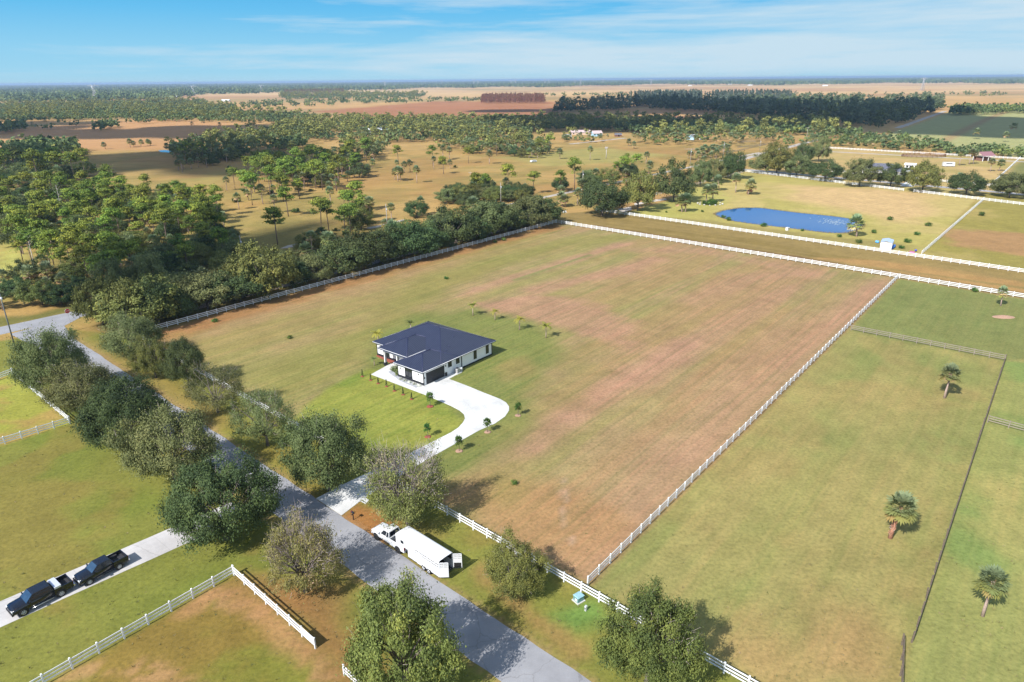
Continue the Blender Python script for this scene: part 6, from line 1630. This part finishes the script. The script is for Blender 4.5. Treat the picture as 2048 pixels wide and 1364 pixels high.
zone([(560, 520), (700, 470), (880, 420), (890, 430), (720, 490), (600, 525)], 9, {'palm': .55, 'palmetto': .25, 'oak': .2}, 'between the sandy track and the oak row', (.65, .9), .85, 20)
zone([(700, 330), (860, 310), (960, 330), (900, 350), (760, 352)], 17, {'palm': .3, 'palmetto': .35, 'pine': .35}, 'dotted over the gold pasture', (.7, 1.0), .6, 21)
zone([(1118, 276), (1165, 274), (1215, 279), (1212, 287), (1120, 286)], 7.5, {'palm': .4, 'pine': .35, 'oak': .25}, 'in front of the pink-roofed ranch house', (.6, .9), .5, 22)
# left plain groups
for poly, sp, mix, lab, sc_, kp in [
   ([(10, 318), (60, 300), (105, 300), (100, 328), (30, 335)], 9, {'oak': 1}, 'in the dark oak clump on the left plain', (1.3, 1.7), .95),
   ([(95, 303), (150, 300), (140, 312), (100, 314)], 9, {'oak': 1}, 'in the right half of the dark clump on the left plain', (1.3, 1.7), 1),
   ([(-20, 352), (60, 335), (180, 350), (175, 368), (40, 378), (-20, 380)], 9, {'oak': .5, 'pine': .35, 'palm': .15}, 'behind the bright pines at the left edge', (.9, 1.3), .85),
   ([(-10, 262), (50, 252), (48, 262), (10, 272)], 11, {'oak': 1}, 'in the tree group at the far left of the plain', (1.2, 1.6), .9),
   ([(190, 258), (232, 252), (230, 258), (200, 262)], 10, {'oak': 1}, 'in the big dark bush on the left plain', (1.2, 1.5), 1),
   ([(60, 250), (185, 240), (180, 258), (70, 262)], 26, {'oak': .8, 'palm': .2}, 'in the loose tree line on the left plain', (.6, 1.1), .5),
   ([(255, 245), (340, 238), (330, 246), (260, 250)], 17, {'oak': .7, 'palm': .3}, 'in the loose group beyond the big dark bush', (.7, 1.1), .6),
   ([(360, 252), (560, 242), (700, 240), (560, 252), (380, 262)], 40, {'palm': 1}, 'dotted along the far edge of the left plain', (.9, 1.2), .5),
   ([(350, 330), (415, 310), (440, 330), (400, 345), (360, 350)], 8.5, {'oak': .55, 'palm': .45}, 'round the small pools on the left plain', (.75, 1.1), .6),
   ([(430, 315), (490, 300), (500, 318), (440, 328)], 8.5, {'oak': .7, 'palm': .3}, 'in the dark thicket past the small pools', (.75, 1.1), .65),
   ([(530, 298), (600, 288), (605, 297), (545, 304)], 8.5, {'oak': 1}, 'in the low dark thicket left of the centre', (1.0, 1.3), .9)]:
    zone(poly, sp, mix, lab, sc_, kp, hash(lab) % 1000 if False else len(lab) * 7)
# farther belts and dots
zone([(-60, 236), (200, 229), (420, 224), (640, 236), (560, 248), (420, 245), (240, 240), (-60, 246)], 10.5, {'oak': .65, 'pine': .15, 'palm': .2}, 'in the far belt at the back of the left plain', (.9, 1.3), .75, 40)
zone([(-80, 224), (200, 218), (460, 214), (480, 222), (200, 229), (-80, 236)], 12, {'oak': .7, 'pine': .2, 'palm': .1}, 'in the second far belt at the left', (.9, 1.3), .8, 41)
zone([(-120, 214), (200, 208), (400, 204), (420, 210), (200, 217), (-120, 222)], 14, {'oak': .8, 'pine': .2}, 'in the third far belt at the left', (1.0, 1.4), .8, 42)
zone([(440, 212), (560, 206), (720, 200), (960, 199), (960, 205), (720, 210), (500, 220)], 34, {'oak': 1}, 'dotted along the straw plain beyond the woods', (1.2, 1.7), .5, 43)
zone([(560, 192), (720, 188), (860, 190), (830, 197), (700, 200), (560, 200)], 22, {'oak': .6, 'pine': .4}, 'in the far wood above the straw plain', (1.1, 1.5), .7, 44)
zone([(1020, 190), (1300, 188), (1500, 192), (1980, 188), (2060, 190), (1900, 196), (1500, 197), (1200, 196)], 60, {'oak': .8, 'palm': .2}, 'dotted over the far straw plain', (1.0, 1.6), .75, 45)
zone([(1940, 224), (2080, 219), (2080, 226), (1950, 230)], 12, {'oak': 1}, 'in the oak clump beyond the dark field', (1.3, 1.7), .8, 46)
zone([(1905, 226), (1945, 222), (1948, 228), (1910, 232)], 10, {'oak': 1}, 'in the dark oak group at the lane end', (1.4, 1.8), 1, 47)
zone([(1780, 292), (1880, 258), (1960, 262), (2060, 270), (2060, 290), (1900, 285)], 48, {'palm': .8, 'bush': .2}, 'standing on the dark grass field', (1.1, 1.5), .4, 48)

FAR = {'oak': 'oak_far', 'pine': 'pine_far', 'palm': 'palm_far'}
NAMES = {'oak': ('oak_tree', 'tree', ['dark green broadleaf tree', 'grey-green broadleaf tree', 'olive broadleaf tree', 'dark broadleaf tree']), 'pine': ('pine_tree', 'tree', ['slim bright pine', 'tall open-crowned pine', 'bright green pine']),
         'palm': ('palm_tree', 'palm', ['round-headed fan palm', 'tall fan palm', 'yellowing fan palm']), 'palmetto': ('palmetto', 'shrub', ['low palmetto clump']), 'bush': ('shrub', 'shrub', ['rounded green shrub'])}
def stuff_oak(seed, material):
    return broadleaf(seed, 5.4, 3.9, 4.2, 16, 8, 2.2, 1.3, limbs=1, material=material)
STUFF = {'oak': [stuff_oak(500, 'oak_dark'), stuff_oak(501, 'oak_grey'), stuff_oak(502, 'oak_olive')], 'pine': [pine(505 + k, 12.5, 3.8, 9, 14, 1.9, crown_from=.6, flat=.4, material='pine_olive') for k in range(2)], 'palm': P['palm_far'], 'palmetto': P['palmetto'], 'bush': P['bush']}
LEFT = {}
for kind, lst in POOL.items():
    lst.sort(key=lambda q: math.hypot(q[0], q[1]))
    nm, cat, labs = NAMES[kind]
    for i, (x, y, s, lab) in enumerate(lst[:230]):
        d = math.hypot(x, y); v = int((x * 7.3 + y * 3.1) % len(labs))
        if kind in FAR and d > 520: pk, k = FAR[kind], v
        else: pk, k = {'oak': 'oak_mid', 'pine': 'pine_mid', 'palm': 'palm_mid', 'palmetto': 'palmetto', 'bush': 'bush'}[kind], (v if kind == 'oak' else int(x * 3.7 + y) % 5)
        if kind == 'oak' and pk == 'oak_mid': k = [0, 2, 3, 1][v]
        if kind == 'oak' and pk == 'oak_far': k = [0, 1, 2, 0][v]
        plant(pk, x, y, s, labs[v] + ' ' + lab, cat, labs[v] + 's ' + lab, nm, k=k)
    for q in lst[230:]: LEFT.setdefault((kind,), []).append((STUFF[kind][int(q[0] * 13) % len(STUFF[kind])], q[0], q[1], q[2], random.uniform(0, 6.28)))
for (kind,), items in LEFT.items():
    merged('distant_' + {'oak': 'broadleaf_woods', 'pine': 'pine_woods', 'palm': 'palm_woods', 'palmetto': 'palmetto_scrub', 'bush': 'scrub'}[kind],
           {'oak': 'broadleaf trees of the farther woods and belts on the plain', 'pine': 'pines of the farther woods beyond the savanna', 'palm': 'palms of the farther woods beyond the savanna', 'palmetto': 'palmetto scrub of the farther savanna', 'bush': 'scrub of the farther green belt'}[kind], 'woods', items)

def wood(name, label, poly, spacing, protos, scale, keep=.95, seed=0, cat='woods'):
    rng = random.Random(seed); Pw = W2(poly); x0, y0 = Pw.min(0); x1, y1 = Pw.max(0)
    nx, ny = int((x1 - x0) / spacing) + 1, int((y1 - y0) / spacing) + 1
    pts = np.array([(x0 + (i + rng.random()) * spacing, y0 + (j + rng.random()) * spacing) for i in range(nx) for j in range(ny)])
    pts = pts[inside(pts[:, 0], pts[:, 1], Pw)]
    if name == 'dark_pine_wood': pts = pts[fbm(pts[:, 0], pts[:, 1], 120, 8) > .4]
    items = [(protos[rng.randrange(len(protos))], float(x), float(y), rng.uniform(*scale), rng.uniform(0, 6.28)) for x, y in pts if rng.random() < keep]
    return merged(name, label, cat, items)
DARKPINE = [pine(520 + k, 15, 3.4, 12, 14, 1.9, crown_from=.2, flat=.6, material='pine_dark') for k in range(3)]
CAS = [conifer(530 + k, 20, 2.6, 70, 2.4) for k in range(2)]
RUST = [conifer(535 + k, 15.5, 2.4, 70, 2.0, 'rusty_cypress') for k in range(3)]
wood('dark_pine_wood', 'broad dark pine wood behind the pasture, right of the centre', [(1105, 226), (1250, 220), (1400, 224), (1490, 232), (1640, 248), (1760, 258), (1830, 240), (1885, 218), (1880, 208), (1760, 211), (1600, 212), (1450, 214), (1250, 210), (1120, 215)], 11.5, DARKPINE + STUFF['oak'][:2] + STUFF['pine'][:1], (.75, 1.6), .95, 1)
wood('conifer_row', 'very dark spiry conifers standing above the pine wood', [(1245, 210), (1290, 204), (1400, 202), (1402, 209), (1420, 210), (1430, 203), (1580, 204), (1590, 211), (1420, 213)], 12, CAS, (1.15, 1.45), .95, 2)
wood('rusty_cypress_stand', 'stand of rust-brown cypress alone on the straw plain', [(962, 207.5), (1090, 207.5), (1086, 199), (966, 199)], 10, RUST, (.95, 1.3), 1, 3)
wood('rusty_cypress_belt', 'far rust-brown tree belt left of the centre', [(570, 191), (690, 189), (690, 187), (570, 188.5)], 20, RUST, (1.3, 1.6), .9, 4)
BLOB = [broadleaf(540 + k, 13, 7.0, 7.5, 9, 5, 9.0, 4.0, limbs=1, material=m_) for k, m_ in enumerate(['oak_dark', 'oak_grey', 'oak_dark'])]
def horizon_wood():
    rng = random.Random(5); items = []
    y = 1500.0
    while y < 17000:
        x = -y * 0.86
        while x < y * 0.86:
            px_, py_ = pix(x, y, 0)
            start = float(np.interp(px_, [-300, 0, 320, 420, 700, 1000, 1300, 2048, 2400], [208, 206, 202, 190, 182, 174.5, 170.5, 166.5, 165])) + 1.2 * math.sin(px_ * .013) + 0.8 * math.sin(px_ * .041 + 1)
            clear = vnoise(np.array([x * .35]), np.array([y]), 900, 71)[0]
            gap = clear > (.8 if py_ > 171 else .88)
            if py_ < start and not gap:
                items.append((BLOB[rng.randrange(3)], x + rng.uniform(-12, 12), y + rng.uniform(-60, 60), rng.uniform(.75, 1.25) * (1 + y / 40000), rng.uniform(0, 6.28)))
            x += 24 + y * .0016
        y *= 1.026
    merged('horizon_forest', 'blue-green forest stretching along the whole horizon', 'forest', items)
    return len(items)
NH = horizon_wood()

# ---------------------------------------------------------------- air, sky, sun, camera
SUN_AZ, SUN_EL = math.radians(42 + 180), math.radians(42)     # azimuth clockwise from +Y, towards the sun
SD = Vector((math.sin(SUN_AZ) * math.cos(SUN_EL), math.cos(SUN_AZ) * math.cos(SUN_EL), math.sin(SUN_EL)))
CLOUDZ = 1150.0
def cloud(label, spots, name='cloud', seed=0):
    """A real cumulus high behind the camera; spots are (pixel, radius m) on the ground that lie in its shade."""
    rng = np.random.default_rng(seed); mb = bmesh.new()
    for (px_, py_), r in spots:
        g = at(px_, py_); k = CLOUDZ / SD.z; c = g + SD * k
        for j in range(5):
            rr = r * rng.uniform(.45, .8); o = rng.normal(size=2) * r * .42
            mtx = Matrix.Translation((c.x + o[0], c.y + o[1], CLOUDZ + rng.uniform(0, 40))) @ Matrix.Diagonal((rr, rr, rr * .3, 1))
            bmesh.ops.create_icosphere(mb, subdivisions=2, radius=1.0, matrix=mtx)
    me = bpy.data.meshes.new(name); mb.to_mesh(me); mb.free()
    co = np.empty(len(me.vertices) * 3); me.vertices.foreach_get('co', co); co = co.reshape(-1, 3)
    co += (np.stack([fbm(co[:, 0] + s, co[:, 1] + co[:, 2] * 2, 60, 3 + s) for s in range(3)], 1) - .5) * np.array([60, 60, 25])
    me.vertices.foreach_set('co', co.ravel()); me.polygons.foreach_set('use_smooth', np.ones(len(me.polygons), bool)); me.materials.append(CLOUDM)
    return tag(link(name, me), label, 'cloud', kind='stuff')
CLOUDM = mat('cloud_white', (.9, .9, .9), 1.0, var=.01, scale=.01, spec=0)
cloud('cumulus cloud whose shade lies over the left plain', [((40, 330), 60), ((140, 335), 65), ((240, 325), 65), ((330, 322), 65), ((420, 335), 60), ((470, 345), 45), ((520, 325), 40)], seed=1)
cloud('cumulus cloud whose shade bands the far left plain', [((60, 268), 85), ((180, 268), 85), ((300, 267), 85), ((390, 262), 70), ((90, 246), 60), ((30, 255), 70)], seed=2)
cloud('cumulus cloud whose shade lies over the dark wood and field', [((1180, 222), 150), ((1300, 222), 160), ((1420, 226), 160), ((1540, 228), 160), ((1660, 234), 150), ((1780, 236), 150), ((1880, 240), 150), ((1980, 246), 130), ((1850, 262), 90), ((1950, 266), 90), ((2050, 262), 110), ((1100, 236), 80), ((1250, 244), 80), ((1380, 250), 70), ((1010, 238), 60), ((1120, 254), 60), ((1220, 258), 60), ((1320, 258), 55), ((1420, 262), 55), ((1520, 258), 60), ((1620, 258), 60)], seed=3)
cloud('small cumulus cloud whose shade dims the left woods', [((440, 520), 22), ((330, 560), 26), ((230, 590), 22), ((560, 500), 18), ((100, 600), 18)], seed=4)

bm = bmesh.new(); bmesh.ops.create_cube(bm, size=1.0)
bmesh.ops.transform(bm, matrix=Matrix.Translation((0, 16500, 29.5)) @ Matrix.Diagonal((55000, 36000, 61, 1)), verts=bm.verts[:])
me = bpy.data.meshes.new('haze'); bm.to_mesh(me); bm.free()
nt = NT('pale_haze'); pv = nt.n('VolumePrincipled'); pv.inputs['Density'].default_value = HAZE_DENSITY
pv.inputs['Color'].default_value = (.55, .74, 1.0, 1); pv.inputs['Anisotropy'].default_value = 0.2
nt.l(pv.outputs[0], nt.out.inputs['Volume']); me.materials.append(nt.m)
if HAZE_DENSITY > 0: tag(link('haze', me), 'thin pale blue haze over the plain', 'haze', kind='stuff')

w = bpy.data.worlds.new('World'); SC.world = w; w.use_nodes = True
t = w.node_tree; t.nodes.clear()
class WT(NT):
    def __init__(self): self.t = t; self.out = t.nodes.new('ShaderNodeOutputWorld')
nt = WT()
sky = nt.n('TexSky'); sky.sky_type = 'NISHITA'; sky.sun_disc = False; sky.sun_elevation = SUN_EL; sky.sun_rotation = SUN_AZ
sky.altitude = 20; sky.air_density = 1.0; sky.dust_density = 0.6; sky.ozone_density = 1.4
bg = nt.n('Background'); bg.inputs['Strength'].default_value = SKY_STRENGTH
tc = nt.n('TexCoord'); sx = nt.n('SeparateXYZ'); nt.l(tc.outputs['Generated'], sx.inputs[0])
# low sky: the deep clear blue and pale horizon of the photograph (value / strength)
k = 1.0 / (SKY_STRENGTH * SKY_GAIN)
def SK(r, g, b): return (lin(r) * k, lin(g) * k, lin(b) * k)
low = ramp(nt, sx.outputs['Z'], [(0.0, SK(178, 219, 238)), (0.012, SK(160, 214, 240)), (0.04, SK(146, 209, 241)), (0.085, SK(106, 193, 241)), (0.125, SK(78, 175, 237)), (0.24, SK(30, 112, 205))])
f = nt.n('MapRange', i_1=0.3, i_2=0.55, i_3=0.0, i_4=1.0); nt.l(sx.outputs['Z'], f.inputs[0])
base = mixc(nt, f.outputs[0], low, sky.outputs[0])
# thin high cloud, drawn out into streaks
dv = nt.n('VectorMath', operation='MULTIPLY'); dv.inputs[1].default_value = (1, 1, 1); nt.l(tc.outputs['Generated'], dv.inputs[0])
mp = nt.n('Mapping'); mp.inputs['Scale'].default_value = (1.7, 1.0, 17.0); mp.inputs['Rotation'].default_value = (0, math.radians(-1.5), math.radians(8)); nt.l(dv.outputs[0], mp.inputs['Vector'])
n1 = nt.n('TexNoise', i_Scale=1.6, i_Detail=9.0, i_Roughness=0.58, i_Distortion=0.35); nt.l(mp.outputs[0], n1.inputs['Vector'])
mp2 = nt.n('Mapping'); mp2.inputs['Scale'].default_value = (5.0, 3.0, 90.0); mp2.inputs['Rotation'].default_value = (0, math.radians(2.0), 0); nt.l(dv.outputs[0], mp2.inputs['Vector'])
n2 = nt.n('TexNoise', i_Scale=1.3, i_Detail=6.0, i_Roughness=0.6); nt.l(mp2.outputs[0], n2.inputs['Vector'])
ad = nt.n('Math', operation='MULTIPLY_ADD', i_1=0.3); nt.l(n2.outputs[0], ad.inputs[0]); nt.l(n1.outputs[0], ad.inputs[2])
# more veil towards the right and in a band above the horizon
bias = nt.n('Math', operation='MULTIPLY_ADD', i_1=0.34); nt.l(sx.outputs['X'], bias.inputs[0]); nt.l(ad.outputs[0], bias.inputs[2])
band = ramp(nt, sx.outputs['Z'], [(0.0, (.02,) * 3), (0.016, (.13,) * 3), (0.036, (.1,) * 3), (0.055, (0.0,) * 3), (0.075, (.05,) * 3), (0.11, (0.0,) * 3)])
b2 = nt.n('Math', operation='ADD'); nt.l(bias.outputs[0], b2.inputs[0]); nt.l(band, b2.inputs[1])
cm = ramp(nt, b2.outputs[0], [(0.62, (0, 0, 0)), (0.77, (.5,) * 3), (0.92, (.92,) * 3)])
skyc = mixc(nt, cm, base, SK(203, 226, 240))
nt.l(skyc, bg.inputs['Color']); nt.l(bg.outputs[0], nt.out.inputs[0])

sl = bpy.data.lights.new('sun', 'SUN'); sl.energy = SUN_STRENGTH; sl.angle = math.radians(0.53); sl.color = (1.0, 0.97, 0.92)
so = bpy.data.objects.new('sun', sl); COL.objects.link(so); so.location = SD * 60 + Vector((0, 0, 50)); so.rotation_euler = (-SD).to_track_quat('-Z', 'Y').to_euler()

cam = bpy.data.cameras.new('camera'); co_ = bpy.data.objects.new('camera', cam); COL.objects.link(co_)
cam.sensor_width = 36.0; cam.lens = F / 2048 * 36.0; cam.clip_start = 0.5; cam.clip_end = 60000
co_.location = (0, 0, CAMZ)
R = Matrix.Rotation(math.pi / 2 - PITCH, 4, 'X') @ Matrix.Rotation(ROLL_SIGN * ROLL, 4, 'Z')
co_.rotation_euler = R.to_euler()
SC.camera = co_
SC.view_settings.view_transform = 'Standard'; SC.view_settings.look = 'None'; SC.view_settings.gamma = 1; SC.view_settings.exposure = EXPOSURE
SC.cycles.max_bounces = 6; SC.cycles.transparent_max_bounces = 4; SC.cycles.volume_bounces = 0
SC.cycles.diffuse_bounces = 2; SC.cycles.glossy_bounces = 3; SC.cycles.transmission_bounces = 4
